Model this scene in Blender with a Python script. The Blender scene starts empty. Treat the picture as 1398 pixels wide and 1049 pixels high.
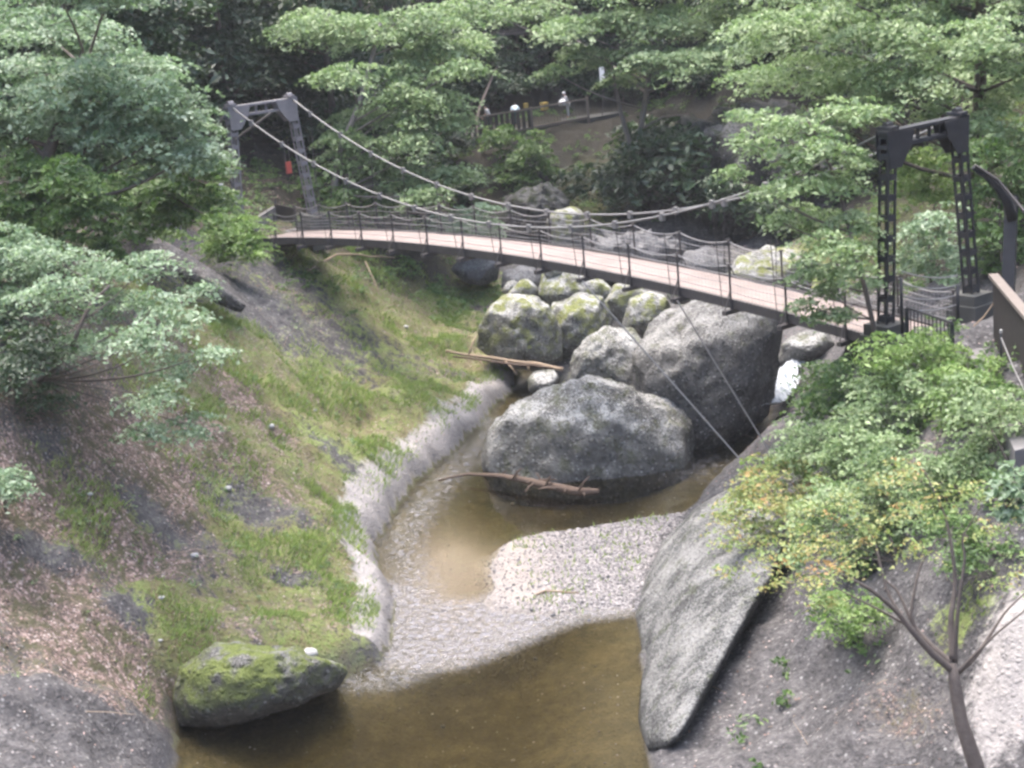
import bpy, bmesh, math, random
import numpy as np
from mathutils import Vector, Matrix

rng = np.random.default_rng(11)
sc = bpy.context.scene
COL = sc.collection

# ------------------------------------------------------------------ camera
F, W, H = 2300.0, 1398, 1049
PITCH, ROLL, CZ = math.atan((524.5 + 90) / F), 0.088, 11.25
_r = np.array([1, 0, 0.0]); FW = np.array([0, math.cos(PITCH), -math.sin(PITCH)])
_u = np.array([0, math.sin(PITCH), math.cos(PITCH)])
RC = math.cos(ROLL) * _r - math.sin(ROLL) * _u
UC = math.sin(ROLL) * _r + math.cos(ROLL) * _u
CAM = np.array([0, 0, CZ])
def ray(px, py): return RC * (px - W / 2) / F + UC * (H / 2 - py) / F + FW
def atD(px, py, D): return CAM + ray(px, py) * D
def atZ(px, py, z):
    d = ray(px, py); return CAM + d * ((z - CZ) / d[2])

cd = bpy.data.cameras.new('camera'); cam = bpy.data.objects.new('camera', cd); COL.objects.link(cam)
cam.matrix_world = Matrix(((RC[0], UC[0], -FW[0], CAM[0]), (RC[1], UC[1], -FW[1], CAM[1]),
                           (RC[2], UC[2], -FW[2], CAM[2]), (0, 0, 0, 1)))
cd.sensor_width = 36; cd.lens = 36 * F / W; cd.clip_start = 0.1; cd.clip_end = 2000
sc.camera = cam

# ------------------------------------------------------------------ noise
def _hash(ix, iy, iz, seed):
    h = (ix.astype(np.int64) * 374761393 + iy.astype(np.int64) * 668265263 + iz.astype(np.int64) * 2147483647 + seed * 1274126177) & 0xFFFFFFFF
    h = ((h ^ (h >> 13)) * 1274126177) & 0xFFFFFFFF
    return ((h ^ (h >> 16)) & 0xFFFF) / 65535.0 * 2 - 1
def vnoise(p, seed=0):
    i = np.floor(p).astype(np.int64); f = p - i; f = f * f * (3 - 2 * f)
    out = 0
    for dx in (0, 1):
        wx = f[:, 0] if dx else 1 - f[:, 0]
        for dy in (0, 1):
            wy = f[:, 1] if dy else 1 - f[:, 1]
            for dz in (0, 1):
                wz = f[:, 2] if dz else 1 - f[:, 2]
                out = out + wx * wy * wz * _hash(i[:, 0] + dx, i[:, 1] + dy, i[:, 2] + dz, seed)
    return out
def fbm(p, scale=1.0, octv=4, seed=0, gain=.5):
    a, s, t = 1.0, scale, 0
    for k in range(octv):
        t = t + a * vnoise(p * s + 17.3 * k, seed + k); a *= gain; s *= 2.03
    return t
def sstep(a, b, x):
    t = np.clip((x - a) / (b - a), 0, 1); return t * t * (3 - 2 * t)

# ------------------------------------------------------------------ mesh helpers
def tag(o, label=None, cat=None, group=None, kind=None):
    if label: o['label'] = label
    if cat: o['category'] = cat
    if group: o['group'] = group
    if kind: o['kind'] = kind
    return o
def empty(name, loc, label, cat, group=None, rz=0):
    o = bpy.data.objects.new(name, None); COL.objects.link(o)
    o.location = tuple(float(a) for a in loc); o.rotation_euler = (0, 0, rz); o.empty_display_size = .3
    return tag(o, label, cat, group)
def np_mesh(name, V, FQ, mat, parent=None, attrs=None, smooth=False, world=True):
    """V (N,3) world coordinates, FQ (M,k) faces; a child keeps world coordinates (parents are not rotated here)"""
    V = np.asarray(V, np.float32); FQ = np.asarray(FQ, np.int32)
    org = np.zeros(3, np.float32)
    if parent is not None and world:
        p = parent; 
        while p is not None: org = org + np.array(p.location, np.float32); p = p.parent
    elif parent is None: org = V.mean(0); org[2] = V[:, 2].min()
    me = bpy.data.meshes.new(name); n, (m, k) = len(V), FQ.shape
    me.vertices.add(n); me.loops.add(m * k); me.polygons.add(m)
    me.vertices.foreach_set('co', (V - org).ravel())
    me.loops.foreach_set('vertex_index', FQ.ravel())
    me.polygons.foreach_set('loop_start', np.arange(0, m * k, k, dtype=np.int32))
    me.polygons.foreach_set('use_smooth', np.full(m, smooth))
    me.update(calc_edges=True)
    for an, av in (attrs or {}).items():
        if av.ndim == 1:
            a = me.attributes.new(an, 'FLOAT', 'POINT'); a.data.foreach_set('value', av.astype(np.float32))
        else:
            a = me.attributes.new(an, 'FLOAT_COLOR', 'POINT'); a.data.foreach_set('color', av.astype(np.float32).ravel())
    me.materials.append(mat)
    o = bpy.data.objects.new(name, me); COL.objects.link(o)
    if parent is not None: o.parent = parent
    else: o.location = tuple(float(a) for a in org)
    return o
class MB:
    def __init__(s): s.V = []; s.F = []; s.n = 0
    def add(s, V, Fq):
        s.V.append(np.asarray(V, float)); s.F.append(np.asarray(Fq) + s.n); s.n += len(V)
    def box(s, c, ax, ay, az):
        """centre and three half-axis vectors"""
        c, ax, ay, az = (np.asarray(q, float) for q in (c, ax, ay, az))
        if np.dot(np.cross(ax, ay), az) < 0: ax = -ax
        V = [c + i * ax + j * ay + k * az for k in (-1, 1) for j in (-1, 1) for i in (-1, 1)]
        s.add(V, [(0, 2, 3, 1), (4, 5, 7, 6), (0, 1, 5, 4), (2, 6, 7, 3), (0, 4, 6, 2), (1, 3, 7, 5)])
    def beam(s, a, b, w, h, up=(0, 0, 1)):
        a, b = np.asarray(a, float), np.asarray(b, float); d = b - a; L = np.linalg.norm(d); d = d / L
        up = np.asarray(up, float)
        if abs(d @ up) > .99: up = np.array([1, 0, 0.0])
        sd = np.cross(d, up); sd /= np.linalg.norm(sd); u2 = np.cross(sd, d)
        s.box((a + b) / 2, d * L / 2, sd * w / 2, u2 * h / 2)
    def tube(s, pts, rad, k=6, cap=True):
        P = np.asarray(pts, float); n = len(P)
        R = np.full(n, rad, float) if np.isscalar(rad) else np.asarray(rad, float)
        T = np.gradient(P, axis=0); T /= np.maximum(np.linalg.norm(T, axis=1, keepdims=True), 1e-9)
        ref = np.array([0, 0, 1.0]) if abs(T[:, 2]).mean() < .8 else np.array([1, 0, 0.0])
        A = np.cross(T, ref); A /= np.maximum(np.linalg.norm(A, axis=1, keepdims=True), 1e-9); B = np.cross(T, A)
        th = np.arange(k) * 2 * math.pi / k
        V = P[:, None, :] + R[:, None, None] * (np.cos(th)[None, :, None] * A[:, None, :] + np.sin(th)[None, :, None] * B[:, None, :])
        V = V.reshape(-1, 3); Fq = []
        for i in range(n - 1):
            for j in range(k):
                j2 = (j + 1) % k; Fq.append((i * k + j, i * k + j2, (i + 1) * k + j2, (i + 1) * k + j))
        if cap:
            V = np.vstack([V, P[0], P[-1]])
            for j in range(k):
                j2 = (j + 1) % k
                Fq.append((n * k, j2, j, n * k)); Fq.append((n * k + 1, (n - 1) * k + j, (n - 1) * k + j2, n * k + 1))
        s.add(V, Fq)
    def build(s, name, mat, parent=None, smooth=False):
        V = np.vstack(s.V); Fq = np.vstack(s.F)
        # degenerate cap quads become triangles
        tri = Fq[:, 0] == Fq[:, 3]
        if tri.any():
            org = np.zeros(3)
            p = parent
            while p is not None: org = org + np.array(p.location); p = p.parent
            if parent is None: org = V.mean(0); org[2] = V[:, 2].min()
            me = bpy.data.meshes.new(name)
            me.from_pydata((V - org).tolist(), [], [tuple(f[:3]) if t else tuple(f) for f, t in zip(Fq.tolist(), tri)])
            me.polygons.foreach_set('use_smooth', np.full(len(me.polygons), smooth)); me.update()
            me.materials.append(mat); o = bpy.data.objects.new(name, me); COL.objects.link(o)
            if parent is not None: o.parent = parent
            else: o.location = tuple(org)
            return o
        return np_mesh(name, V, Fq, mat, parent, smooth=smooth)

# ------------------------------------------------------------------ material helpers
def new_mat(name):
    m = bpy.data.materials.new(name); m.use_nodes = True; nt = m.node_tree; nt.nodes.clear()
    out = nt.nodes.new('ShaderNodeOutputMaterial'); return m, nt, out
class N:
    """tiny node-graph helper"""
    def __init__(s, nt): s.nt = nt
    def node(s, t, **kw):
        n = s.nt.nodes.new(t)
        for k, v in kw.items(): setattr(n, k, v)
        return n
    def link(s, a, b): s.nt.links.new(a, b)
    def val(s, sock, v):
        if hasattr(v, 'node'): s.link(v, sock)
        elif isinstance(v, (tuple, list)): sock.default_value = (*v, 1) if len(v) == 3 and len(sock.default_value) == 4 else v
        else: sock.default_value = v
    def coord(s): 
        return s.node('ShaderNodeNewGeometry').outputs['Position']
    def objco(s): return s.node('ShaderNodeTexCoord').outputs['Object']
    def noise(s, co, scale, detail=4, rough=.55, dist=0):
        n = s.node('ShaderNodeTexNoise'); s.link(co, n.inputs['Vector'])
        n.inputs['Scale'].default_value = scale; n.inputs['Detail'].default_value = detail
        n.inputs['Roughness'].default_value = rough; n.inputs['Distortion'].default_value = dist; return n.outputs['Fac']
    def voro(s, co, scale, feat='F1', out='Distance'):
        n = s.node('ShaderNodeTexVoronoi', feature=feat); s.link(co, n.inputs['Vector']); n.inputs['Scale'].default_value = scale
        return n.outputs[out]
    def ramp(s, fac, stops, interp='LINEAR'):
        n = s.node('ShaderNodeValToRGB'); n.color_ramp.interpolation = interp; s.val(n.inputs['Fac'], fac)
        e = n.color_ramp.elements
        while len(e) < len(stops): e.new(.5)
        for el, (p, c) in zip(e, stops):
            el.position = p; el.color = (*c, 1) if not isinstance(c, (int, float)) else (c, c, c, 1)
        return n.outputs['Color']
    def mix(s, fac, a, b, mode='MIX'):
        n = s.node('ShaderNodeMix', data_type='RGBA', blend_type=mode)
        s.val(n.inputs[0], fac); s.val(n.inputs[6], a); s.val(n.inputs[7], b); return n.outputs[2]
    def math(s, op, a, b=0, c=None, clamp=False):
        n = s.node('ShaderNodeMath', operation=op, use_clamp=clamp); s.val(n.inputs[0], a); s.val(n.inputs[1], b)
        if c is not None: s.val(n.inputs[2], c)
        return n.outputs[0]
    def attr(s, name, out='Fac'):
        n = s.node('ShaderNodeAttribute', attribute_name=name); return n.outputs[out]
    def sep(s, col):
        n = s.node('ShaderNodeSeparateColor'); s.link(col, n.inputs[0]); return n.outputs
    def bump(s, h, strength=.5, dist=.05):
        n = s.node('ShaderNodeBump'); s.link(h, n.inputs['Height']); n.inputs['Strength'].default_value = strength
        n.inputs['Distance'].default_value = dist; return n.outputs['Normal']
    def bsdf(s, out, col, rough=.8, normal=None, spec=.3, metal=0):
        b = s.node('ShaderNodeBsdfPrincipled'); s.val(b.inputs['Base Color'], col); s.val(b.inputs['Roughness'], rough)
        b.inputs['Specular IOR Level'].default_value = spec; b.inputs['Metallic'].default_value = metal
        if normal is not None: s.link(normal, b.inputs['Normal'])
        if out is not None: s.link(b.outputs[0], out.inputs['Surface'])
        return b
    def smooth(s, x, a, b):
        n = s.node('ShaderNodeMapRange', interpolation_type='SMOOTHSTEP'); s.val(n.inputs[0], x)
        n.inputs[1].default_value = a; n.inputs[2].default_value = b; return n.outputs[0]

def simple_mat(name, col, rough=.7, var=.35, scale=6, metal=0, spec=.3, bump=.3):
    m, nt, out = new_mat(name); g = N(nt); co = g.coord()
    n1 = g.noise(co, scale, 5, .6)
    c = g.mix(n1, tuple(x * (1 - var) for x in col), tuple(min(1, x * (1 + var)) for x in col))
    g.bsdf(out, c, rough, g.bump(g.noise(co, scale * 5, 4), bump, .02), spec, metal); return m

def rock_mat(name, dark=(.05, .05, .052), light=(.20, .195, .19), moss=.4, mosscol=(.10, .12, .02), lichen=.5, scale=1.0):
    """conglomerate rock: pebbles set in grey matrix, pale lichen on upward faces, moss in noise patches"""
    m, nt, out = new_mat(name); g = N(nt); co = g.coord()
    geo = g.node('ShaderNodeNewGeometry'); nz = g.node('ShaderNodeSeparateXYZ'); g.link(geo.outputs['Normal'], nz.inputs[0]); up = nz.outputs[2]
    n1 = g.noise(co, .9 * scale, 7, .62, .4); n2 = g.noise(co, 5 * scale, 6, .65); n3 = g.noise(co, 18 * scale, 4, .6)
    c = g.ramp(g.math('ADD', g.math('MULTIPLY', n1, .5), g.math('MULTIPLY', n2, .5)),
               [(.33, dark), (.5, tuple((a + b) / 2.3 for a, b in zip(dark, light))), (.68, light)])
    vd = g.voro(co, 5.5 * scale, out='Color'); vf = g.voro(co, 5.5 * scale)
    peb = g.smooth(vf, .42, .2)
    vv = g.sep(vd)[0]
    c = g.mix(g.math('MULTIPLY', peb, .6), c, g.ramp(vv, [(0, tuple(x * .7 for x in dark)), (.6, light), (1, tuple(x * 1.7 for x in light))]))
    # lichen
    lf = g.math('MULTIPLY', g.smooth(up, .15, .75), g.smooth(g.math('ADD', g.math('MULTIPLY', n3, .55), g.math('MULTIPLY', n1, .45)), .44, .56))
    c = g.mix(g.math('MULTIPLY', lf, lichen), c, (.47, .47, .45))
    vs = g.voro(co, 3.2 * scale); sp = g.smooth(vs, .16, .08)
    c = g.mix(g.math('MULTIPLY', sp, .7 * min(1, lichen + .2)), c, (.5, .5, .48))
    mf = g.math('MULTIPLY', g.smooth(up, -.5, .6), g.smooth(g.noise(co, 1.6 * scale, 6, .65), .62 - .28 * moss, .72 - .2 * moss))
    mc = g.mix(n3, tuple(x * .5 for x in mosscol), tuple(x * 1.5 for x in mosscol))
    c = g.mix(g.math('MULTIPLY', mf, min(1, moss * 1.4)), c, mc)
    h = g.math('ADD', g.math('MULTIPLY', peb, .5), g.math('ADD', n2, g.math('MULTIPLY', n3, .6)))
    g.bsdf(out, c, .85, g.bump(h, 1.0, .14), .25); return m

def leaf_mat(name, stops, trans=.42, rough=.42, spec=.5):
    m, nt, out = new_mat(name); g = N(nt)
    t = g.attr('tint'); co = g.coord()
    t2 = g.math('ADD', g.math('MULTIPLY', t, .75), g.math('MULTIPLY', g.noise(co, .8, 3), .25))
    c = g.ramp(t2, stops)
    b = g.bsdf(None, c, rough, None, spec)
    tr = g.node('ShaderNodeBsdfTranslucent'); g.val(tr.inputs['Color'], g.mix(.4, c, (.12, .24, .04)))
    ms = g.node('ShaderNodeMixShader'); ms.inputs[0].default_value = trans
    g.link(b.outputs[0], ms.inputs[1]); g.link(tr.outputs[0], ms.inputs[2]); g.link(ms.outputs[0], out.inputs['Surface'])
    return m
def leaf_palette(a, b, c): return [(.15, a), (.5, b), (.85, c)]

M = {}
M['steel_l'] = simple_mat('weathered_grey_steel', (.19, .18, .185), .65, .3, 4, .1)
M['steel_r'] = simple_mat('mossy_shaded_steel', (.030, .031, .034), .6, .5, 3, .1)  # shade on the right tower put into the steel colour, along with moss
M['rail'] = simple_mat('rail_steel', (.075, .068, .066), .6, .3, 5, .2)
M['cable'] = simple_mat('cable_steel', (.20, .195, .19), .55, .2, 8, .3)
M['wire'] = simple_mat('galvanised_wire', (.30, .29, .28), .5, .2, 8, .4)
M['concrete'] = simple_mat('concrete', (.15, .145, .142), .9, .3, 2)
M['concrete_dark'] = simple_mat('stained_concrete', (.07, .07, .064), .9, .4, 2)
M['wood'] = simple_mat('weathered_wood', (.15, .128, .11), .85, .3, 7)
M['wood_dark'] = simple_mat('dark_boards', (.05, .043, .038), .85, .35, 5)
M['bark'] = simple_mat('bark', (.12, .10, .088), .9, .5, 9, bump=.8)
M['bark_pale'] = simple_mat('pale_bark', (.20, .175, .16), .9, .4, 9, bump=.8)
M['white'] = simple_mat('white_paint', (.72, .72, .72), .6, .06, 5)
M['red'] = simple_mat('faded_red_paint', (.45, .09, .07), .6, .15, 5)
M['yellow'] = simple_mat('yellow_paint', (.36, .27, .08), .6, .15, 5)
M['stone'] = simple_mat('pale_stone', (.36, .35, .335), .85, .2, 9)
M['driftwood'] = simple_mat('driftwood', (.105, .075, .058), .9, .35, 12)
M['strawwood'] = simple_mat('pale_driftwood', (.27, .205, .145), .9, .25, 12)

# ------------------------------------------------------------------ terrain
LB = [(225, 1120), (235, 1049), (243, 985), (262, 985), (340, 975), (400, 955), (480, 925), (520, 905), (531, 880), (535, 830), (517, 780), (512, 740),
      (530, 710), (560, 670), (600, 630), (650, 585), (690, 540), (700, 522)]
RB = [(890, 1110), (880, 1020), (878, 900), (866, 838), (880, 790), (905, 740), (945, 690), (985, 645), (1040, 600), (1068, 566)]
WZ = -7.0
def planZ(l, z=WZ): return np.array([atZ(x, y, z)[:2] for x, y in l])
LBp, RBp = planZ(LB), planZ(RB)
water_poly = np.vstack([[[-9.6, -10]], [[-9.3, 26]], LBp, planZ([(712, 505), (735, 503), (775, 530), (860, 560), (940, 590), (1040, 560)]), RBp[::-1], [[2.3, 26]], [[2.5, -10]]])
BAR = planZ([(648, 772), (662, 745), (700, 728), (760, 720), (850, 706), (925, 697), (975, 680), (940, 740), (920, 800), (895, 850), (866, 838), (800, 836), (745, 845), (700, 838), (664, 838), (650, 800)])
RIF = planZ([(505, 910), (560, 922), (640, 910), (700, 888), (760, 862), (800, 848), (870, 842), (866, 790), (700, 800), (640, 815), (600, 815), (565, 790), (505, 790)])

def sdist(poly, P):
    """signed distance, negative inside"""
    A = poly; B = np.roll(poly, -1, 0); d = np.full(len(P), 1e9); ins = np.zeros(len(P), bool)
    for a, b in zip(A, B):
        e = b - a; w = P - a; t = np.clip((w @ e) / max(e @ e, 1e-9), 0, 1)
        d = np.minimum(d, np.hypot(*(w - t[:, None] * e).T))
        c = (a[1] > P[:, 1]) != (b[1] > P[:, 1])
        with np.errstate(divide='ignore', invalid='ignore'):
            xi = (b[0] - a[0]) * (P[:, 1] - a[1]) / (b[1] - a[1]) + a[0]
        ins ^= c & (P[:, 0] < xi)
    return np.where(ins, -d, d)

CP = []
for p in LBp: CP.append((*p, -6.9))
for p in RBp: CP.append((*p, -7.0))
for px, py, z in [(100, 930, -4.5), (0, 1049, -4.7), (100, 1049, -5.6), (190, 1049, -6.35), (190, 960, -5.9), (300, 925, -6.2), (0, 940, -3.9), (0, 900, -3.6), (0, 700, -1.5), (0, 560, .5), (0, 450, 2), (120, 800, -3.5), (120, 650, -1.7), (120, 500, .5), (250, 900, -5.5),
                  (250, 800, -4.7), (250, 700, -3.5), (250, 600, -2.3), (250, 500, -1.0), (250, 420, -.3), (250, 355, .1), (350, 900, -6.0), (400, 800, -5.6), (400, 700, -4.9), (400, 600, -4.0),
                  (400, 500, -3.0), (400, 420, -2.2), (385, 350, -1.2), (470, 850, -6.4), (470, 700, -6.0), (480, 600, -5.3), (480, 500, -4.3), (480, 410, -3.3), (560, 600, -6.3),
                  (560, 500, -5.4), (560, 410, -4.5), (630, 500, -6.3), (630, 410, -5.4), (670, 365, -5.2),
                  (950, 1049, -6.3), (1000, 960, -5.9), (1060, 830, -5.2), (1060, 1000, -5.7), (1200, 900, -4.4), (1200, 800, -3.6), (1200, 1049, -5.1), (1398, 1049, -4.2), (1398, 850, -2.4),
                  (1398, 700, -1.0), (1398, 560, -.1), (1250, 620, -1.5), (1150, 660, -3.4), (1250, 500, -.7), (1000, 720, -6.6), (1012, 905, -5.85), (972, 975, -6.2), (1068, 815, -5.3), (940, 850, -7.4), (910, 930, -7.4), (990, 800, -7.2), (1060, 640, -5.6), (1100, 580, -4.3), (1170, 500, -2.2), (1330, 480, -.1)]:
    CP.append(tuple(atZ(px, py, z)))
for p in [(-13, 73, -.3), (-9, 74.5, -.5), (-10.5, 71, -.7), (-15, 66, 1.5), (-17, 58, 3.5), (-17, 48, 4.5), (-22, 40, 6), (-22, 60, 8), (-30, 40, 11), (-30, 90, 14), (-20, 95, 7), (-60, 60, 32), (-60, 120, 38),
          (-16, 80, 2), (-8, 85, 0), (-6, 78, -2.6), (-5, 95, -.5), (-11, 100, 1.0), (-3, 104, -.8), (1, 106, -.8), (5, 108, -.8), (9, 111, -.8), (-3, 107, -.8), (5, 111, -.8),
          (0, 101, -2.6), (0, 97, -4.4), (3.5, 92, -5.2), (7.5, 96, -4.2), (5, 100, -2.8), (10, 106, -2), (-2, 90, -4.6),
          (3, 75, -6.5), (8, 80, -6.2), (4, 85, -5.8), (12, 86, -5.8), (14, 75, -5.8), (18, 74, -5.2), (2, 70, -6.8), (6, 66, -6.9), (11, 66, -6.0), (14, 68, -5.6),
          (0, 118, 1.0), (-12, 118, 4), (12, 120, 2), (0, 132, 12), (20, 128, 11), (0, 150, 48), (40, 150, 55), (-40, 150, 55), (0, 200, 100), (50, 200, 110), (-50, 200, 110), (0, 290, 140), (90, 260, 140), (-90, 260, 140),  # back hill raised out of view so the pool reflects slope, not sky
          (22, 96, -3), (14, 103, 0), (20, 106, 5), (30, 95, 5), (17, 96, -5),
          (10.3, 43.8, -.7), (12.8, 45.2, -.6), (9.6, 46.5, -1.5), (9.5, 52, -4.6), (11.5, 50, -2.2), (14, 56, -2.5), (16, 63, -3), (20, 66, 0), (18, 55, .5), (16, 47, .6), (20, 45, 4), (25, 50, 8), (30, 62, 13),
          (25, 76, 3), (24, 85, 0), (42, 50, 24), (18, 36, 3), (14, 30, 0), (25, 30, 8), (60, 90, 40), (70, 40, 45), (60, 150, 50),
          (-14, 26, -1), (-20, 20, 5), (-10.5, 33, -4.5), (8, 22, -3.2), (15, 20, 3), (0, 3, 9.3), (-6, 3, 9), (6, 3, 9.5), (0, -20, 12), (-40, 0, 22), (40, 0, 22), (-60, -60, 50), (60, -60, 50), (0, -100, 40), (-10.4, 20, -5), (3.2, 20, -6)]:
    CP.append(p)
CP = np.array(CP, float)
def phi(r): return np.sqrt(r * r + 1.6 ** 2)
n = len(CP); Dm = np.hypot(CP[:, None, 0] - CP[None, :, 0], CP[:, None, 1] - CP[None, :, 1])
A = np.zeros((n + 3, n + 3)); A[:n, :n] = phi(Dm) - np.eye(n) * .25; A[:n, n] = 1; A[:n, n + 1:] = CP[:, :2]; A[n, :n] = 1; A[n + 1:, :n] = CP[:, :2].T
sol = np.linalg.solve(A, np.concatenate([CP[:, 2], [0, 0, 0]]))
def rbf(P):
    out = np.empty(len(P))
    for i in range(0, len(P), 20000):
        q = P[i:i + 20000]
        out[i:i + 20000] = phi(np.hypot(q[:, None, 0] - CP[None, :, 0], q[:, None, 1] - CP[None, :, 1])) @ sol[:n] + sol[n] + q @ sol[n + 1:]
    return out
def axis(*segs):
    a = [segs[0][0]]
    for s0, s1, st in segs:
        k = max(1, round((s1 - s0) / st)); a += list(s0 + (np.arange(k) + 1) * (s1 - s0) / k)
    return np.array(a)
XS = axis((-300, -60, 20), (-60, -22, 2), (-22, -16, .5), (-16, 17, .16), (17, 26, .5), (26, 60, 2), (60, 300, 20))
YS = axis((-200, 0, 20), (0, 24, 1.5), (24, 30, .5), (30, 72, .18), (72, 112, .4), (112, 160, 1.5), (160, 400, 12))
GX, GY = np.meshgrid(XS, YS); P2 = np.stack([GX.ravel(), GY.ravel()], 1)
land = rbf(P2)
sd = sdist(water_poly, P2); bar = sdist(BAR, P2); rif = sdist(RIF, P2)
P3 = np.stack([P2[:, 0], P2[:, 1], land], 1)
far = sstep(0, 2.5, sd)
rough = fbm(P3, .35, 3, 3) * .45 + fbm(P3, 1.3, 4, 9) * .16
pathm = np.exp(-(((P2[:, 1] - 107 - P2[:, 0] * .45) / 2.0) ** 2)) * sstep(-8, -4, P2[:, 0]) * (1 - sstep(10, 13, P2[:, 0]))
sd = sd + fbm(np.stack([P2[:, 0], P2[:, 1], P2[:, 0] * 0], 1), 1.1, 4, 91) * .14 * (np.abs(sd) < 3)
land = np.maximum(land, -6.95) + rough * far * (1 - pathm)
leftside = P2[:, 0] < 1
lip = np.where(leftside, .5, .25) * (1 + .55 * fbm(P3, .8, 3, 92)) * (1 - np.exp(-np.maximum(sd, 0) / .22)) * (1 - .6 * sstep(1, 4, sd))
land = np.maximum(land + lip, -6.85 - .1 * (sd < .3))
# ---- the bed
depth = .18 + .75 * sstep(0, 3.5, -sd)
rifm = sstep(.5, -.6, rif); barm = sstep(.35, -.9, bar)
sandm = np.exp(-(((P2[:, 0] - atZ(620, 770, WZ)[0]) / 1.6) ** 2 + ((P2[:, 1] - atZ(620, 770, WZ)[1]) / 4.5) ** 2))
depth = depth * (1 - .75 * sandm)
depth = depth * (1 - rifm) + (.09 + .05 * fbm(P3, 2.5, 3, 21)) * rifm
depth = depth * (1 - barm) + (-.16 - .06 * fbm(P3, 1.5, 3, 22)) * barm
Z = np.where(sd < 0, WZ - depth, land)
edge = sstep(-.25, 0, sd)   # continuous wall at the shoreline
Z = np.where(sd < 0, Z * (1 - edge) + np.minimum(-6.95, np.maximum(Z, -7.1)) * edge, Z)
# crack beside the slab on the right
def seg_dist(a, b, P):
    e = b - a; t = np.clip(((P - a) @ e) / (e @ e), 0, 1); return np.hypot(*(P - a - t[:, None] * e).T)
# ---- masks
def blob(l, soft=1.0):
    m = np.zeros(len(P2))
    for px, py, rx, ry in l:
        c = HIT(px, py)[:2]; c2 = HIT(px + rx, py)[:2]; c3 = HIT(px, py - ry)[:2]
        a = max(np.hypot(*(c2 - c)), .2); b = max(np.hypot(*(c3 - c)), .2)
        ux = (c2 - c) / a; uy = np.array([-ux[1], ux[0]])
        q = P2 - c; m = np.maximum(m, np.exp(-.8 * (((q @ ux) / a) ** 2 + ((q @ uy) / b) ** 2)))
    return m
Zg = Z.reshape(GX.shape)
def height(x, y):
    i = np.clip(np.searchsorted(XS, x) - 1, 0, len(XS) - 2); j = np.clip(np.searchsorted(YS, y) - 1, 0, len(YS) - 2)
    fx = (x - XS[i]) / (XS[i + 1] - XS[i]); fy = (y - YS[j]) / (YS[j + 1] - YS[j])
    return (Zg[j, i] * (1 - fx) + Zg[j, i + 1] * fx) * (1 - fy) + (Zg[j + 1, i] * (1 - fx) + Zg[j + 1, i + 1] * fx) * fy
_ts = np.concatenate([np.arange(20, 120, .1), np.arange(120, 300, 1)])
def HIT(px, py):
    d = ray(px, py); q = CAM + _ts[:, None] * d
    below = q[:, 2] < height(q[:, 0], q[:, 1]); k = int(np.argmax(below)) if below.any() else len(_ts) - 1
    p = q[k].copy(); p[2] = height(p[0], p[1]); return p

moss = blob([(450, 580, 110, 90), (560, 520, 90, 70), (430, 660, 90, 70), (400, 620, 60, 50), (520, 580, 90, 70), (600, 420, 60, 70), (560, 380, 90, 40), (400, 830, 110, 80), (330, 720, 70, 60), (420, 900, 80, 50), (470, 790, 50, 120),
             (250, 850, 90, 60), (222, 960, 26, 80), (460, 330, 80, 40), (520, 420, 60, 50), (330, 480, 60, 50), (640, 470, 50, 60), (280, 560, 70, 60), (640, 385, 50, 40), (130, 720, 90, 50), (820, 250, 60, 40), (1280, 250, 60, 60), (1310, 850, 40, 40)])
moss = np.where((P2[:, 0] > 3) & (P2[:, 1] < 42), moss * .6, moss)
litter = blob([(90, 830, 130, 110), (40, 690, 100, 90), (200, 640, 110, 60), (330, 540, 40, 60), (330, 640, 60, 60), (140, 900, 120, 60), (430, 430, 40, 40), (1230, 980, 90, 50), (180, 750, 90, 70), (620, 190, 60, 40), (1240, 650, 80, 40), (400, 790, 40, 30)])
rockm = blob([(350, 705, 75, 38), (445, 455, 62, 48), (400, 385, 40, 30), (480, 640, 25, 40), (330, 400, 40, 25), (560, 340, 30, 20), (400, 795, 35, 16), (200, 700, 30, 25), (60, 760, 50, 20), (180, 830, 40, 18)]) * .8
corner = blob([(40, 1000, 130, 62), (130, 1020, 70, 60), (-60, 1000, 120, 70), (60, 1080, 150, 60)])
rockm = np.maximum(rockm, sstep(.35, .6, corner + .15 * fbm(P3, 1.2, 3, 31)))
rockm = np.maximum(rockm, 0)
moss = moss * (1 - .85 * rockm); litter = np.where(P2[:, 0] < 0, np.maximum(.88 * litter, .50 * (sd > .8) * (P2[:, 1] < 85)), .5 * litter) * (1 - .9 * rockm)
litter = litter * (1 - .15 * np.clip(moss, 0, 1) * (P2[:, 0] < 2))
litter = np.maximum(litter, .55 * sstep(-18, -22, P2[:, 0]))
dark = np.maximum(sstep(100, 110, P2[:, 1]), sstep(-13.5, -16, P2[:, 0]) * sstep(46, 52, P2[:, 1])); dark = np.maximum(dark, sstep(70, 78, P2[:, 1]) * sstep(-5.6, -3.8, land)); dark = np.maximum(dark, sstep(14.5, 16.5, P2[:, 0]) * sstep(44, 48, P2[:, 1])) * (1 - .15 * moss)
pale = np.where(leftside & (sd > 0), np.exp(-(np.maximum(sd - .35, 0) / .75) ** 2) * (P2[:, 1] > 41.5), 0)
pale = np.maximum(pale, blob([(1390, 860, 60, 60), (1370, 960, 60, 80)]) * .9)
grav = np.where(sd < 0, np.maximum(rifm * .5, barm), 0)
bedm = (sd < 0).astype(float)
sand = np.where(sd < 0, np.maximum(sandm * 1.2, sstep(.2, -1.0, bar) * np.exp(-((P2[:, 0] - atZ(685, 770, WZ)[0]) / 1.5) ** 2)), 0).clip(0, 1)
wetm = np.where(sd > 0, np.exp(-(np.maximum(sd, 0) / .3)), 0) * (Z < -6.2)

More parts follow.
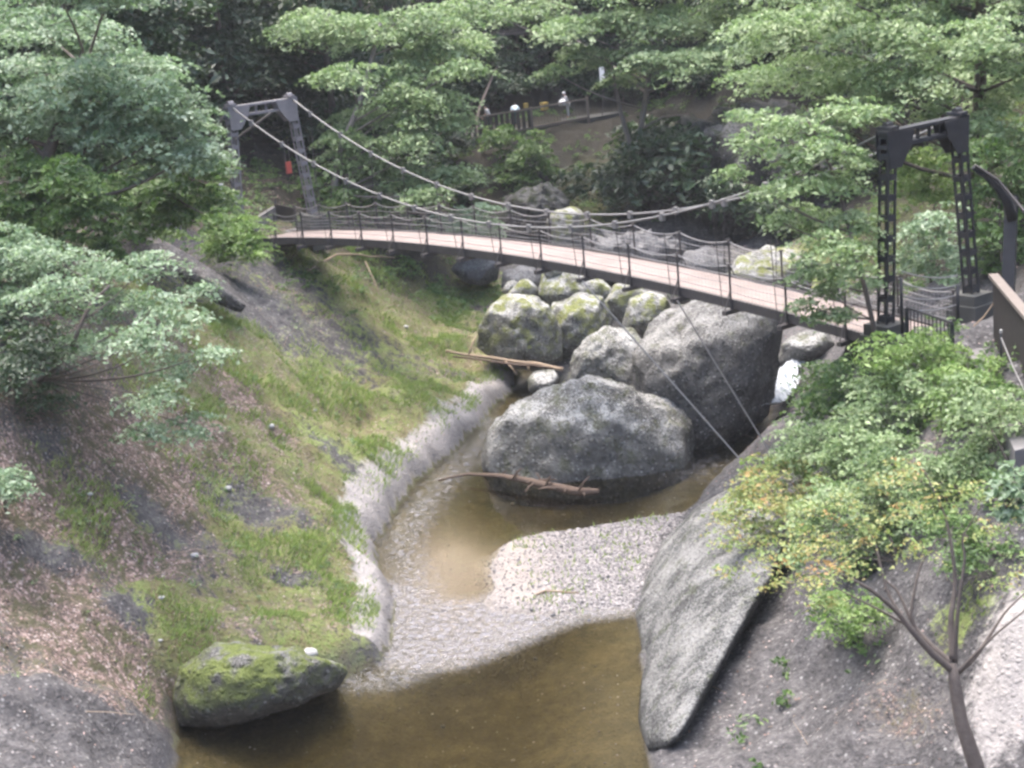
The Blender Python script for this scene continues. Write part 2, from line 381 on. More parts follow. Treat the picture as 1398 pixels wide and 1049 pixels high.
def ground_mat():
    m, nt, out = new_mat('gorge_ground'); g = N(nt); co = g.coord()
    a = g.sep(g.attr('maskA', 'Color')); b = g.sep(g.attr('maskB', 'Color'))
    n1 = g.noise(co, .5, 6, .6, .5); n2 = g.noise(co, 2.6, 6, .65, .3); n3 = g.noise(co, 11, 5, .65); n4 = g.noise(co, 40, 3, .6)
    rock = g.ramp(g.math('ADD', g.math('MULTIPLY', n2, .55), g.math('MULTIPLY', n3, .45)), [(.34, (.026, .025, .026)), (.5, (.083, .079, .079)), (.66, (.165, .157, .155))])
    vf = g.voro(co, 7); vc = g.sep(g.voro(co, 7, out='Color'))[0]; peb = g.smooth(vf, .4, .2)
    rock = g.mix(g.math('MULTIPLY', peb, .55), rock, g.ramp(vc, [(0, (.035, .034, .036)), (.6, (.14, .134, .132)), (1, (.33, .31, .30))]))
    sp = g.smooth(g.voro(co, 3.4), .17, .07); rock = g.mix(g.math('MULTIPLY', sp, .6), rock, (.36, .355, .345))
    # moss: yellow-green to dark green
    mc = g.ramp(g.math('ADD', g.math('MULTIPLY', n1, .35), g.math('ADD', g.math('MULTIPLY', n2, .35), g.math('MULTIPLY', n3, .3))),
                [(.36, (.075, .065, .042)), (.45, (.145, .128, .062)), (.54, (.165, .20, .065)), (.65, (.25, .31, .11))])
    mfac = g.smooth(g.math('ADD', a[0], g.math('MULTIPLY', g.math('SUBTRACT', g.math('ADD', g.math('MULTIPLY', n2, .6), g.math('MULTIPLY', n3, .4)), .5), 2.4)), .30, .60)
    c = g.mix(mfac, rock, mc)
    # litter: brown earth with pinkish dead leaves
    lv = g.sep(g.voro(co, 15, out='Color'))
    lc = g.ramp(lv[0], [(.0, (.075, .06, .05)), (.4, (.15, .115, .095)), (.7, (.22, .16, .135)), (.88, (.34, .25, .22)), (1, (.42, .36, .33))])
    lc = g.mix(g.smooth(n2, .44, .6), lc, (.085, .08, .045))
    lfac = g.smooth(g.math('ADD', a[1], g.math('MULTIPLY', g.math('SUBTRACT', g.math('ADD', g.math('MULTIPLY', n1, .4), g.math('MULTIPLY', n3, .6)), .5), 1.6)), .36, .6)
    c = g.mix(lfac, c, lc)
    pc = g.ramp(g.math('ADD', g.math('MULTIPLY', n2, .5), g.math('MULTIPLY', n3, .5)), [(.3, (.20, .19, .185)), (.5, (.33, .31, .295)), (.7, (.45, .42, .39))])
    c = g.mix(g.smooth(g.math('ADD', a[2], g.math('MULTIPLY', g.math('SUBTRACT', n2, .5), 1.2)), .35, .7), c, pc)
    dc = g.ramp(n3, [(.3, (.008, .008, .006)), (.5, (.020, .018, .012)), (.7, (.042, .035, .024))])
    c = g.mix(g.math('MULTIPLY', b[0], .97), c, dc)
    # stream bed: brown silt, olive, gravel, sand
    bc = g.ramp(g.math('ADD', g.math('MULTIPLY', n1, .35), g.math('ADD', g.math('MULTIPLY', n2, .35), g.math('MULTIPLY', n3, .3))), [(.36, (.038, .034, .017)), (.5, (.075, .064, .032)), (.64, (.13, .112, .060))])
    gv = g.sep(g.voro(co, 22, out='Color'))[0]
    gc = g.ramp(gv, [(0, (.10, .095, .097)), (.5, (.205, .193, .193)), (1, (.35, .33, .32))])
    bc = g.mix(g.smooth(g.math('ADD', b[1], g.math('MULTIPLY', g.math('SUBTRACT', n3, .5), .6)), .3, .6), bc, gc)
    bc = g.mix(g.math('MULTIPLY', b[2], .85), bc, g.mix(n3, (.25, .215, .188), (.34, .305, .275)))
    c = g.mix(g.attr('bed'), c, bc)
    c = g.mix(g.math('MULTIPLY', g.attr('wet'), .75), c, (.075, .073, .078))
    h = g.math('ADD', g.math('ADD', n2, g.math('MULTIPLY', n3, .8)), g.math('ADD', g.math('MULTIPLY', n4, .3), g.math('MULTIPLY', peb, .35)))
    g.bsdf(out, c, .88, g.bump(h, .9, .09), .25); return m
nx, ny = len(XS), len(YS)
idx = np.arange(nx * ny).reshape(ny, nx)
FQ = np.stack([idx[:-1, :-1], idx[:-1, 1:], idx[1:, 1:], idx[1:, :-1]], -1).reshape(-1, 4)
one = np.ones(len(P2))
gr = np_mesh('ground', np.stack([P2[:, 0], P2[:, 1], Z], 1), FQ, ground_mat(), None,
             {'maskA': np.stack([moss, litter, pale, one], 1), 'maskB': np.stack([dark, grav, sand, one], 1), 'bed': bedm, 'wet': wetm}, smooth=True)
tag(gr, kind='structure')

# ------------------------------------------------------------------ water
def water_mat():
    m, nt, out = new_mat('stream_water'); g = N(nt); co = g.coord()
    rp = g.attr('ripple'); n1 = g.noise(co, 1.1, 3, .5, .6); n2 = g.noise(co, 5, 4, .6, .4); n3 = g.noise(co, 16, 3, .6)
    h = g.math('ADD', g.math('MULTIPLY', n1, .28), g.math('MULTIPLY', rp, g.math('ADD', g.math('MULTIPLY', n2, 1.6), g.math('MULTIPLY', n3, .5))))
    nrm = g.bump(h, .6, .10)
    gl = g.node('ShaderNodeBsdfGlossy'); gl.inputs['Roughness'].default_value = .05; g.link(nrm, gl.inputs['Normal']); gl.inputs['Color'].default_value = (.95, .97, 1, 1)
    tr = g.node('ShaderNodeBsdfTransparent'); g.val(tr.inputs['Color'], g.mix(g.attr('deep'), (.92, .90, .84), (.58, .54, .40)))
    fr = g.node('ShaderNodeFresnel'); fr.inputs['IOR'].default_value = 1.33; g.link(nrm, fr.inputs['Normal'])
    ms = g.node('ShaderNodeMixShader'); g.link(fr.outputs[0], ms.inputs[0]); g.link(tr.outputs[0], ms.inputs[1]); g.link(gl.outputs[0], ms.inputs[2])
    df = g.node('ShaderNodeBsdfDiffuse'); df.inputs['Color'].default_value = (.25, .25, .275, 1)  # pale diffuse paints foam and the sky reflected on ripples
    nf = g.math('ADD', g.math('MULTIPLY', n2, .6), g.math('MULTIPLY', n3, .4))
    fo = g.math('MAXIMUM', g.math('MULTIPLY', g.smooth(nf, .40, .64), g.math('MULTIPLY', g.attr('riffle'), .62)), g.math('MULTIPLY', g.smooth(nf, .49, .60), g.math('MULTIPLY', rp, .6)))
    m2 = g.node('ShaderNodeMixShader'); g.link(fo, m2.inputs[0]); g.link(ms.outputs[0], m2.inputs[1]); g.link(df.outputs[0], m2.inputs[2])
    g.link(m2.outputs[0], out.inputs['Surface']); return m
wx = axis((-10.2, 11, .2)); wy = axis((-10, 30, 2), (30, 71, .2))
WX, WY = np.meshgrid(wx, wy); WP = np.stack([WX.ravel(), WY.ravel()], 1)
wsd = sdist(water_poly, WP); wr = sdist(RIF, WP)
lbd = np.full(len(WP), 1e9)
for a_, b_ in zip(LBp[7:15], LBp[8:16]): lbd = np.minimum(lbd, seg_dist(a_, b_, WP))
rip = np.maximum(sstep(.4, -.8, wr) * .95, np.exp(-((lbd - .9) / .7) ** 2) * .9)
fl = atZ(1030, 575, WZ)[:2]; rip = np.maximum(rip, np.exp(-(np.hypot(*(WP - fl).T) / 2.2) ** 2))
fl = atZ(960, 640, WZ)[:2]; rip = np.maximum(rip, .6 * np.exp(-(np.hypot(*(WP - fl).T) / 1.6) ** 2))
deep = np.clip((WZ - np.array(height(WP[:, 0], WP[:, 1]))) / .9, 0, 1)
wi = np.arange(len(WP)).reshape(WX.shape)
WF = np.stack([wi[:-1, :-1], wi[:-1, 1:], wi[1:, 1:], wi[1:, :-1]], -1).reshape(-1, 4)
WF = WF[(wsd[WF] < .5).any(1)]
wo = np_mesh('water', np.stack([WP[:, 0], WP[:, 1], np.full(len(WP), WZ)], 1), WF, water_mat(), None, {'ripple': rip, 'deep': deep, 'riffle': sstep(.4, -.8, wr)}, smooth=True)
tag(wo, kind='structure')
# cascade
mcas, nt, out = new_mat('white_water'); g = N(nt); co = g.coord()
mpc = g.node('ShaderNodeMapping'); mpc.inputs['Scale'].default_value = (3.2, .8, .7); g.link(co, mpc.inputs['Vector'])
ns_ = g.noise(mpc.outputs[0], 2.4, 5, .65, .6)
bw = g.bsdf(None, g.mix(g.smooth(ns_, .36, .58), (.16, .20, .23), (.60, .63, .66)), .35, g.bump(ns_, .6, .06), .5)
tw_ = g.node('ShaderNodeBsdfTransparent'); mw = g.node('ShaderNodeMixShader'); g.link(g.smooth(g.math('ADD', ns_, g.math('MULTIPLY', g.attr('core'), .45)), .50, .66), mw.inputs[0])
g.link(tw_.outputs[0], mw.inputs[1]); g.link(bw.outputs[0], mw.inputs[2]); g.link(mw.outputs[0], out.inputs['Surface'])
c0, c1, c2, c3 = atD(1090, 488, 66.5), atD(1072, 512, 64.2), atD(1058, 545, 62), atD(1035, 562, 60.2)
V = []; nu = 14
wid = [(.75, .0), (.85, .05), (.95, .1), (1.15, .1)]
side = np.array([.8, .6, 0])
pts = np.array([c0, c1, c2, c3]); tt = np.linspace(0, 3, 22)
for t in tt:
    i = min(2, int(t)); f = t - i; c = pts[i] * (1 - f) + pts[i + 1] * f; w = .62 + .22 * t + .12 * math.sin(t * 5)
    for k in range(nu):
        s = k / (nu - 1) * 2 - 1
        V.append(c + side * s * w + np.array([0, 0, .14 * math.cos(s * 1.4)]))
V = np.array(V); V += fbm(V, 2.2, 3, 5)[:, None] * np.array([.10, .10, .14])
ii = np.arange(len(V)).reshape(22, nu)
tag(np_mesh('cascade_water', V, np.stack([ii[:-1, :-1], ii[:-1, 1:], ii[1:, 1:], ii[1:, :-1]], -1).reshape(-1, 4), mcas, None, {'core': np.tile(1 - np.abs(np.linspace(-1, 1, nu)) ** 2, 22)}, smooth=True), kind='structure')

# ------------------------------------------------------------------ rocks
_bm = bmesh.new(); bmesh.ops.create_icosphere(_bm, subdivisions=5, radius=1)
ICOV = np.array([v.co for v in _bm.verts]); ICOF = np.array([[v.index for v in f.verts] for f in _bm.faces]); _bm.free()
_bm = bmesh.new(); bmesh.ops.create_icosphere(_bm, subdivisions=4, radius=1)
ICOV4 = np.array([v.co for v in _bm.verts]); ICOF4 = np.array([[v.index for v in f.verts] for f in _bm.faces]); _bm.free()
_bm = bmesh.new(); bmesh.ops.create_icosphere(_bm, subdivisions=1, radius=1)
ICOV1 = np.array([v.co for v in _bm.verts]); ICOF1 = np.array([[v.index for v in f.verts] for f in _bm.faces]); _bm.free()
M['rock'] = rock_mat('boulder_rock', (.07, .07, .064), (.26, .255, .24), .42, (.075, .085, .022), 1.0)
M['rock_rear'] = rock_mat('rear_boulder_rock', (.05, .05, .048), (.185, .18, .175), .3, (.075, .085, .022), .6, 1.2)
M['rock_mossy'] = rock_mat('moss_covered_rock', (.05, .05, .045), (.15, .145, .13), .85, (.13, .16, .045), .3)
M['rock_pale'] = rock_mat('lichen_boulder', (.09, .09, .075), (.31, .305, .285), .62, (.19, .21, .05), 1.0, 1.2)
M['rock_dark'] = rock_mat('dark_rock', (.022, .022, .020), (.085, .08, .075), .5, (.035, .048, .012), .25)  # darkened to carry the shade on the cliffs behind the bridge
M['rock_slab'] = rock_mat('slab_rock', (.034, .036, .036), (.105, .107, .106), .3, (.05, .065, .015), .5, 1.3)
M['rock_grey'] = rock_mat('grey_rock', (.06, .06, .064), (.185, .182, .188), .12, (.06, .07, .02), .3, 1.2)
def rock(label, poly, D, T, mat, slope=0.0, slopex=0.0, seed=1, amp=.16, p=2.4, big=True, facets=9, crag=0, fine=1.0, name='boulder', cat='boulder', group='boulders in the gorge'):
    poly = np.array(poly, float)
    c = np.array([(poly[:, 0].min() + poly[:, 0].max()) / 2, (poly[:, 1].min() + poly[:, 1].max()) / 2])
    _k = np.arange(16)[:, None] / 16; poly = np.vstack([p_ * (1 - _k) + p2_ * _k for p_, p2_ in zip(poly, np.roll(poly, -1, 0))])
    q = poly - c; th = np.arctan2(q[:, 1], q[:, 0]); rr = np.hypot(*q.T); o = np.argsort(th); th, rr = th[o], rr[o]
    S, Fc = (ICOV, ICOF) if big else (ICOV4, ICOF4)
    a = np.arctan2(S[:, 1], S[:, 0]); R = np.interp(a, np.concatenate([th - 2 * math.pi, th, th + 2 * math.pi]), np.tile(rr, 3))
    rho = np.hypot(S[:, 0], S[:, 1]); cc = S[:, 2]
    k = (rho ** p + np.abs(cc) ** p) ** (-1 / p)
    rho, cc = rho * k, cc * k
    px = c[0] + R * rho * np.cos(a); py = c[1] + R * rho * np.sin(a)
    d = D + slope * (py - c[1]) + slopex * (px - c[0]) + cc * T
    V = CAM + (RC[None] * ((px - W / 2) / F)[:, None] + UC[None] * ((H / 2 - py) / F)[:, None] + FW[None]) * d[:, None]
    ctr = V.mean(0); nrm = V - ctr; nrm /= np.linalg.norm(nrm, axis=1, keepdims=True)
    sz = np.ptp(V, axis=0).mean()
    nz = fbm(V + seed * 7.1, 1.6 / sz * 2, 3, seed) * .55 + (1 - np.abs(fbm(V, 3.4 / sz * 2, 3, seed + 40))) * .25 + fbm(V, 3.5, 3, seed + 5) * .10
    V = V + nrm * (nz * amp * (sz / 5) ** .7)[:, None]
    if crag:
        z0 = np.zeros(3)
        for k, (sx_, am) in enumerate(((.42, 1.0), (.95, .55), (2.1, .25))):
            w_ = V + fbm(V, 1.1, 3, seed + 70)[:, None] * np.array([.5, .5, .9]) / (k + 1); i_ = np.floor(w_ * np.array([1, 1, .55]) * sx_).astype(np.int64)
            V = V + nrm * (_hash(i_[:, 0], i_[:, 1], i_[:, 2], seed + k) * crag * am)[:, None]
    rr_ = np.random.default_rng(seed * 13)
    for _ in range(facets):
        pn = rr_.normal(size=3); pn[2] *= .7; pn /= np.linalg.norm(pn); hgt = (V - ctr) @ pn; lim = np.percentile(hgt, 100) * rr_.uniform(.74, .93)
        over = np.maximum(hgt - lim, 0); V = V - pn * (over * .8)[:, None]
    V = V + nrm * (fbm(V, 2.0, 5, seed + 9, .6) * .11 * fine * min(1, sz / 4) + (np.abs(fbm(V, .9, 3, seed + 60)) < .05) * -.05 * fine)[:, None]
    return tag(np_mesh(name, V, Fc, M[mat], None, smooth=True), label, cat, group)
rock('broad rounded grey boulder standing in the stream, nearest of the boulders', [(660, 612), (672, 578), (705, 555), (745, 537), (790, 523), (845, 525), (898, 538), (936, 560), (962, 592), (975, 628), (960, 670), (890, 705), (800, 715), (720, 705), (680, 670), (660, 640)], 59.7, 2.3, 'rock', seed=2, facets=7, amp=.30, fine=1.3)
rock('largest dark boulder right under the bridge deck beside the white cascade', [(848, 555), (850, 505), (872, 468), (905, 427), (945, 411), (1000, 409), (1048, 420), (1066, 440), (1071, 480), (1062, 525), (1045, 565), (1010, 600), (960, 625), (920, 620), (880, 600)], 61.5, 2.8, 'rock_rear', seed=3, p=2.6, amp=.22)
rock('speckled wedge boulder squeezed between the nearest boulder and the largest one', [(765, 530), (785, 482), (805, 457), (835, 445), (866, 450), (885, 480), (880, 530), (850, 560), (800, 560)], 62.5, 1.5, 'rock', seed=4)
rock('round mossy boulder above the fallen pole at the stream narrows', [(648, 462), (655, 430), (690, 402), (725, 404), (757, 425), (771, 455), (766, 490), (735, 505), (690, 500), (660, 488)], 70.5, 1.9, 'rock_pale', seed=5)
rock('pale lichen covered boulder right of the round mossy one', [(745, 450), (755, 415), (790, 402), (825, 408), (840, 430), (835, 470), (800, 490), (760, 490)], 73, 1.7, 'rock_pale', seed=6)
rock('flat yellowish mossy boulder just under the middle of the bridge', [(735, 405), (740, 375), (765, 366), (800, 374), (832, 384), (842, 405), (820, 425), (760, 425)], 78, 1.7, 'rock_pale', seed=7)
rock('small low boulder in the dark water below the fallen pole end', [(720, 518), (732, 505), (755, 503), (768, 513), (764, 535), (740, 545), (722, 535)], 67, .7, 'rock', seed=8, big=False)
rock('small yellow mossed boulder left of the largest boulder crest', [(848, 445), (860, 408), (890, 397), (918, 405), (915, 440), (890, 465), (858, 465)], 71, 1.2, 'rock_pale', seed=9, big=False)
rock('upright grey block beside the dark gap under the bridge', [(684, 400), (688, 372), (712, 362), (738, 370), (742, 395), (725, 412), (695, 412)], 79, 1.2, 'rock_grey', seed=10, big=False)
rock('grey ledge rock half hidden under the deck at the left end of the boulders', [(615, 368), (630, 350), (665, 348), (685, 358), (678, 380), (655, 392), (630, 384)], 81, 1.4, 'rock_grey', seed=12, big=False)
rock('pale upright block behind the far railing of the bridge', [(745, 310), (755, 290), (775, 283), (793, 284), (796, 310), (790, 340), (755, 340)], 86, 1.2, 'rock_pale', seed=13, big=False, amp=.25)
rock('brown mossy mound of rock behind the far cable', [(680, 300), (690, 270), (715, 252), (750, 255), (775, 275), (780, 305), (740, 330), (695, 325)], 92, 2, 'rock_dark', seed=14, crag=.25)
rock('long pale rock beyond the deck near the leafy branch', [(985, 385), (1010, 350), (1050, 337), (1095, 342), (1118, 365), (1110, 395), (1050, 410), (1000, 405)], 76, 1.8, 'rock_pale', seed=15)
rock('dull grey rock seen through the netting in the middle of the bridge', [(795, 360), (810, 325), (850, 312), (900, 318), (930, 340), (930, 375), (860, 390), (810, 385)], 84, 2, 'rock_grey', seed=16, crag=.35)
rock('low grey rock behind the netting left of the long pale rock', [(920, 375), (935, 345), (965, 338), (995, 350), (1000, 380), (965, 400), (930, 395)], 82, 1.5, 'rock_grey', seed=17, big=False)
rock('grassy rock under the left part of the deck beside the bank', [(820, 420), (840, 390), (870, 385), (885, 400), (880, 430), (845, 445)], 76, 1, 'rock_pale', seed=18, big=False)
rock('small boulder beside the cascade below the bridge end', [(1062, 500), (1068, 470), (1090, 455), (1125, 450), (1140, 470), (1125, 490), (1085, 500)], 66.5, 1.2, 'rock', seed=19, big=False)
rock('dark boulder under the right end of the deck above the bushes', [(1145, 490), (1155, 465), (1185, 458), (1208, 470), (1212, 500), (1180, 520), (1150, 512)], 49, 1.1, 'rock_dark', seed=20, big=False)
for lab_, cx_, cy_, r_, D_ in (('little mossy stone above the round mossy boulder', 715, 398, 20, 74.5), ('little grey stone beside the upright grey block', 758, 372, 16, 77.5), ('little grey stone under the deck left of the upright block', 700, 395, 14, 75.5), ('little stone high behind the largest boulder crest', 930, 402, 20, 70)):
    rock(lab_, [(cx_ + r_ * math.cos(t) * rng.uniform(.85, 1.2), cy_ + r_ * .8 * math.sin(t) * rng.uniform(.8, 1.1)) for t in np.arange(9) * .698], D_, .6, 'rock_pale', seed=int(cx_), big=False)
rock('tall dark cliff rock behind the bridge on the right with a cave at its foot', [(985, 345), (965, 290), (960, 230), (975, 175), (1010, 160), (1070, 165), (1130, 190), (1150, 260), (1130, 330), (1060, 350)], 94, 4, 'rock_dark', seed=21, amp=.6, p=4, facets=4, crag=.7, name='cliff_rock', cat='cliff')
rock('dark overhanging rock left of the cave behind the bridge', [(868, 330), (875, 260), (905, 180), (950, 165), (990, 185), (985, 230), (950, 252), (915, 262), (908, 330), (890, 345)], 97, 3, 'rock_dark', seed=22, amp=.6, p=4, facets=4, crag=.6, name='cliff_rock', cat='cliff')
rock('mossy overhanging rock with a dark undercut at the pool edge', [(238, 958), (246, 912), (300, 882), (400, 888), (475, 912), (450, 942), (400, 962), (345, 982), (290, 992), (246, 992)], 42.3, 1.9, 'rock_mossy', slope=0, seed=24, amp=.16, facets=3, p=3, name='rock_slab', cat='rock slab', group='rock slabs by the pool')
rock('pale tapering slab right of the pool with a black crack along it', [(884, 1026), (872, 985), (875, 900), (864, 838), (880, 790), (905, 740), (948, 695), (1000, 665), (1055, 690), (1072, 740), (1050, 798), (1000, 888), (962, 955), (934, 1004), (914, 1026)], 42.9, 2.3, 'rock_slab', slope=-.0414, slopex=-.04, seed=25, p=2.8, amp=.10, facets=0, fine=.35, name='rock_slab', cat='rock slab', group='rock slabs by the pool')
rock('dark slab ledge with a mossy top on the slope below the left tower', [(243, 374), (258, 368), (300, 392), (336, 417), (328, 428), (300, 416), (262, 394)], 58.5, .5, 'rock_dark', seed=26, big=False, p=6, amp=.05, facets=0, name='rock_ledge', cat='rock ledge', group='ledges on the slope')

# ------------------------------------------------------------------ bridge
A0 = np.array([-9.27, 70.39, 0]); DN = np.array([.604, -.797, 0]); PN = np.array([.797, .604, 0]); UZ = np.array([0, 0, 1.0])
def B(s, n_, z): return A0 + DN * s + PN * n_ + UZ * z
def dz(s): return .42 - .0030 * (s - 16) ** 2
DWID = 2.05; S0, S1 = -2.6, 33.6
bridge = empty('suspension_bridge', B(-1.9, 1, -.5), 'long cambered footbridge hung from two cables between steel portal towers', 'bridge')
ss = np.linspace(S0, S1, 61)
def strip(name, n0, n1, zt, zb, mat):
    V = np.array([B(s, nn, dz(s) + zz) for s in ss for nn, zz in ((n0, zt), (n1, zt), (n1, zb), (n0, zb))]); Fq = []
    for i in range(len(ss) - 1):
        for j in range(4):
            j2 = (j + 1) % 4; Fq.append((i * 4 + j, i * 4 + j2, i * 4 + 4 + j2, i * 4 + 4 + j))
    Fq += [(0, 3, 2, 1), tuple(len(V) - 4 + k for k in range(4))]
    return np_mesh(name, V, Fq, mat, bridge)
mdeck, nt, out = new_mat('deck_boards'); g = N(nt); co = g.coord()
mp = g.node('ShaderNodeMapping'); mp.inputs['Rotation'].default_value = (0, 0, math.atan2(.797, .604)); g.link(co, mp.inputs['Vector'])
wv = g.node('ShaderNodeTexWave', bands_direction='X'); wv.inputs['Scale'].default_value = 2.2; g.link(mp.outputs[0], wv.inputs['Vector'])
cdk = g.mix(g.noise(co, 3, 5, .6), (.215, .172, .155), (.30, .248, .225)); cdk = g.mix(g.smooth(wv.outputs['Fac'], .12, 0), cdk, (.08, .065, .055))
cdk = g.mix(g.math('MULTIPLY', g.smooth(g.noise(co, .8, 4), .5, .7), .4), cdk, (.12, .105, .095))
g.bsdf(out, cdk, .8, None, .25)
strip('deck', .06, DWID - .06, 0, -.07, mdeck)
strip('side_beam', -.06, .055, .05, -.24, M['rail']); strip('side_beam', DWID - .055, DWID + .06, .05, -.24, M['rail'])
NP = 15; PS = [31.06 / 14 * i for i in range(NP)]
for s in PS:
    b = MB(); b.beam(B(s, -.42, dz(s) - .31), B(s, DWID + .42, dz(s) - .31), .16, .13); b.build('cross_beam', M['rail'], bridge)
for side, nn, sg in ((0, -.1, -1), (1, DWID + .1, 1)):
    for s in PS + [-2.0, 33.0]:
        b = MB(); b.beam(B(s, nn, dz(s) - .3), B(s, nn, dz(s) + 1.12), .06, .06); b.box(B(s, nn, dz(s) + 1.13), DN * .05, PN * .05, UZ * .02)
        b.beam(B(s, nn + sg * .28, dz(s) - .24), B(s, nn, dz(s) + .35), .03, .03)
        b.build('railing_post', M['rail'], bridge)
    # scalloped hand cables and straight lower wires
    for hh, sag, rad, nm in ((1.10, .16, .015, 'hand_cable'), (.82, .07, .010, 'side_wire'), (.56, .05, .010, 'side_wire'), (.30, .03, .010, 'side_wire')):
        pts = []; allp = [-2.0] + PS + [33.0]
        for s, s2 in zip(allp[:-1], allp[1:]):
            for k in range(8):
                f = k / 8; q = s + (s2 - s) * f; pts.append(B(q, nn, dz(q) + hh - sag * 4 * f * (1 - f)))
        pts.append(B(33.0, nn, dz(33) + hh)); b = MB(); b.tube(pts, rad, 5); b.build(nm, M['wire'], bridge)
    b = MB(); allp = [-2.0] + PS + [33.0]
    for s, s2 in zip(allp[:-1], allp[1:]):
        for k in range(1, 15):
            f = k / 15; q = s + (s2 - s) * f; b.beam(B(q, nn, dz(q) + .03), B(q, nn, dz(q) + 1.10 - .16 * 4 * f * (1 - f)), .005, .005)
    for k in range(1, 8):
        for s, s2 in zip(allp[:-1], allp[1:]):
            b.beam(B(s, nn + .005, dz(s) + k * .13), B(s2, nn + .005, dz(s2) + k * .13), .0045, .0045)
    b.build('safety_net', M['wire'], bridge)
def cz(s): return 1.55 + .01245 * (s - 15.3) ** 2
for nn in (-.28, DWID + .28):
    q = np.linspace(-1.9, 33, 60); tn = lambda s: nn + (nn - 1) * .12 * (abs(s - 15.5) / 17) ** 2
    b = MB(); b.tube([B(s, tn(s), cz(s)) for s in q], .034, 8)
    b.build('main_cable', M['cable'], bridge, True)
    b = MB(); e = -1 if nn < 0 else 1
    b.tube([B(-1.9, tn(-1.9), 5.15), B(-9, nn + .3, 1.5 if nn < 0 else 2.6)], .05, 6); b.build('back_stay', M['cable'], bridge, True)
    for s in PS:
        s_ = s - .32; hb = dz(s_) - .25
        if cz(s_) - hb < .3: continue
        b = MB(); b.tube([B(s_, tn(s_), cz(s_)), B(s_, -.14 if nn < 0 else DWID + .14, hb)], .013, 5); ob = b.build('hanger', M['rail'], bridge)
        b = MB(); b.box(B(s_, tn(s_), cz(s_) - .03), DN * .08, PN * .06, UZ * .12); b.build('clamp', M['cable'], ob)
for s, ap in ((20.0, (1027, 641)), (24.5, (1062, 630))):
    e_ = HIT(*ap); b = MB(); b.tube([B(s, -.3, dz(s) - .3), e_ + UZ * -.15], .026, 6); b.build('guy_cable', M['wire'], bridge)
    b = MB(); b.tube([B(s, DWID + .3, dz(s) - .3), np.array([14.5, 60, -2.6]) + (s - 20) * .2], .022, 5); b.build('guy_cable', M['wire'], bridge)
def tower(s, zt, zb_near, zb_far, mat, label):
    base = B(s, 1, -.4); lo = np.array(bridge.location)
    tw = bpy.data.objects.new('tower', None); COL.objects.link(tw); tw.parent = bridge; tw.location = tuple(base - lo); tw['label'] = label
    tops = []
    for nt_, nb_, zb in ((-.42, -.72, zb_near), (2.45, 2.95, zb_far)):
        b = MB(); t, bt = B(s, nt_, zt), B(s, nb_, zb); ax = (t - bt); L = np.linalg.norm(ax); ax /= L
        w, dd = .17, .17
        side = np.cross(DN, ax); side /= np.linalg.norm(side)
        for sg in (-1, 1):
            for fs in (-1, 1):
                b.box((t + bt) / 2 + side * sg * (w - .03) + DN * fs * (dd - .03), ax * L / 2, DN * .03, side * .03)
        nb = 9
        for k in range(nb + 1):
            c = bt + ax * (L * (k + .25) / (nb + .5))
            for fs in (-1, 1):
                b.box(c + DN * fs * (dd - .015), ax * .08, DN * .012, side * (w - .062))
                b.box(c + side * fs * (w - .015), ax * .08, side * .012, DN * (dd - .062))
        b.build('leg', mat, tw)
        b = MB(); b.box(bt + UZ * -.14, DN * .42, PN * .42, UZ * .15); b.box(bt + UZ * -.9, DN * .5, PN * .5, UZ * .62); b.build('footing', M['concrete_dark'], tw)
        tops.append(t)
    t0, t1 = tops; ax = (t1 - t0); L = np.linalg.norm(ax); ax /= L
    b = MB()
    for off in (-.04, -.42): b.box((t0 + t1) / 2 + UZ * off, ax * (L / 2 + .24), DN * .17, UZ * .045)
    for k in range(6):
        c = t0 + ax * L * (k + .5) / 6 + UZ * -.23
        b.box(c, ax * .06, DN * .014, UZ * .145)
    b.build('cross_beam', mat, tw)
    for tp, sg in ((t0, 1), (t1, -1)):
        b = MB()
        for fs in (-1, 1):
            o = DN * fs * .205
            q = [tp + ax * -.26 * sg + UZ * .02, tp + ax * .80 * sg + UZ * -.06, tp + ax * .68 * sg + UZ * -.44, tp + ax * .26 * sg + UZ * -.98, tp + ax * -.20 * sg + UZ * -.98]
            V = [p_ + o - DN * .012 for p_ in q] + [p_ + o + DN * .012 for p_ in q]
            f4 = [(0, 1, 2, 3), (0, 3, 4, 4), (5, 8, 7, 6), (5, 9, 8, 8)] + [(i, i + 5, (i + 1) % 5 + 5, (i + 1) % 5) for i in range(5)]
            b.add(V, [(f[2], f[0], f[1], f[2]) if f[2] == f[3] else f for f in f4])
        b.build('gusset_plate', mat, tw)
        b = MB(); b.box(tp + UZ * .07, DN * .24, PN * .16, UZ * .045); b.tube([tp + UZ * .13 - PN * .12, tp + UZ * .13 + PN * .12], .10, 10); b.build('cable_saddle', mat, tw)
    return tw
tower(-1.9, 5.2, .25, .05, M['steel_l'], 'grey steel portal tower at the far left end')
tower(33.0, 5.45, .35, .45, M['steel_r'], 'mossy steel portal tower darkened for shade at the right end')
# abutments
def boxobj(name, c, ax, ay, az, mat, label, cat, group=None, bev=.02):
    b = MB(); b.box(c, ax, ay, az); o = b.build(name, mat); md = o.modifiers.new('bevel', 'BEVEL'); md.width = bev; md.segments = 2
    return tag(o, label, cat, group)
boxobj('abutment', B(-3.6, 1.0, -1.35), DN * 1.6, PN * 1.6, UZ * .78, M['concrete'], 'grey concrete abutment carrying the left end of the deck', 'abutment', 'bridge abutments')
boxobj('abutment', B(35.2, 1.1, -1.4), DN * 1.7, PN * 1.7, UZ * .72, M['concrete_dark'], 'stained concrete abutment under the right portal tower', 'abutment', 'bridge abutments')

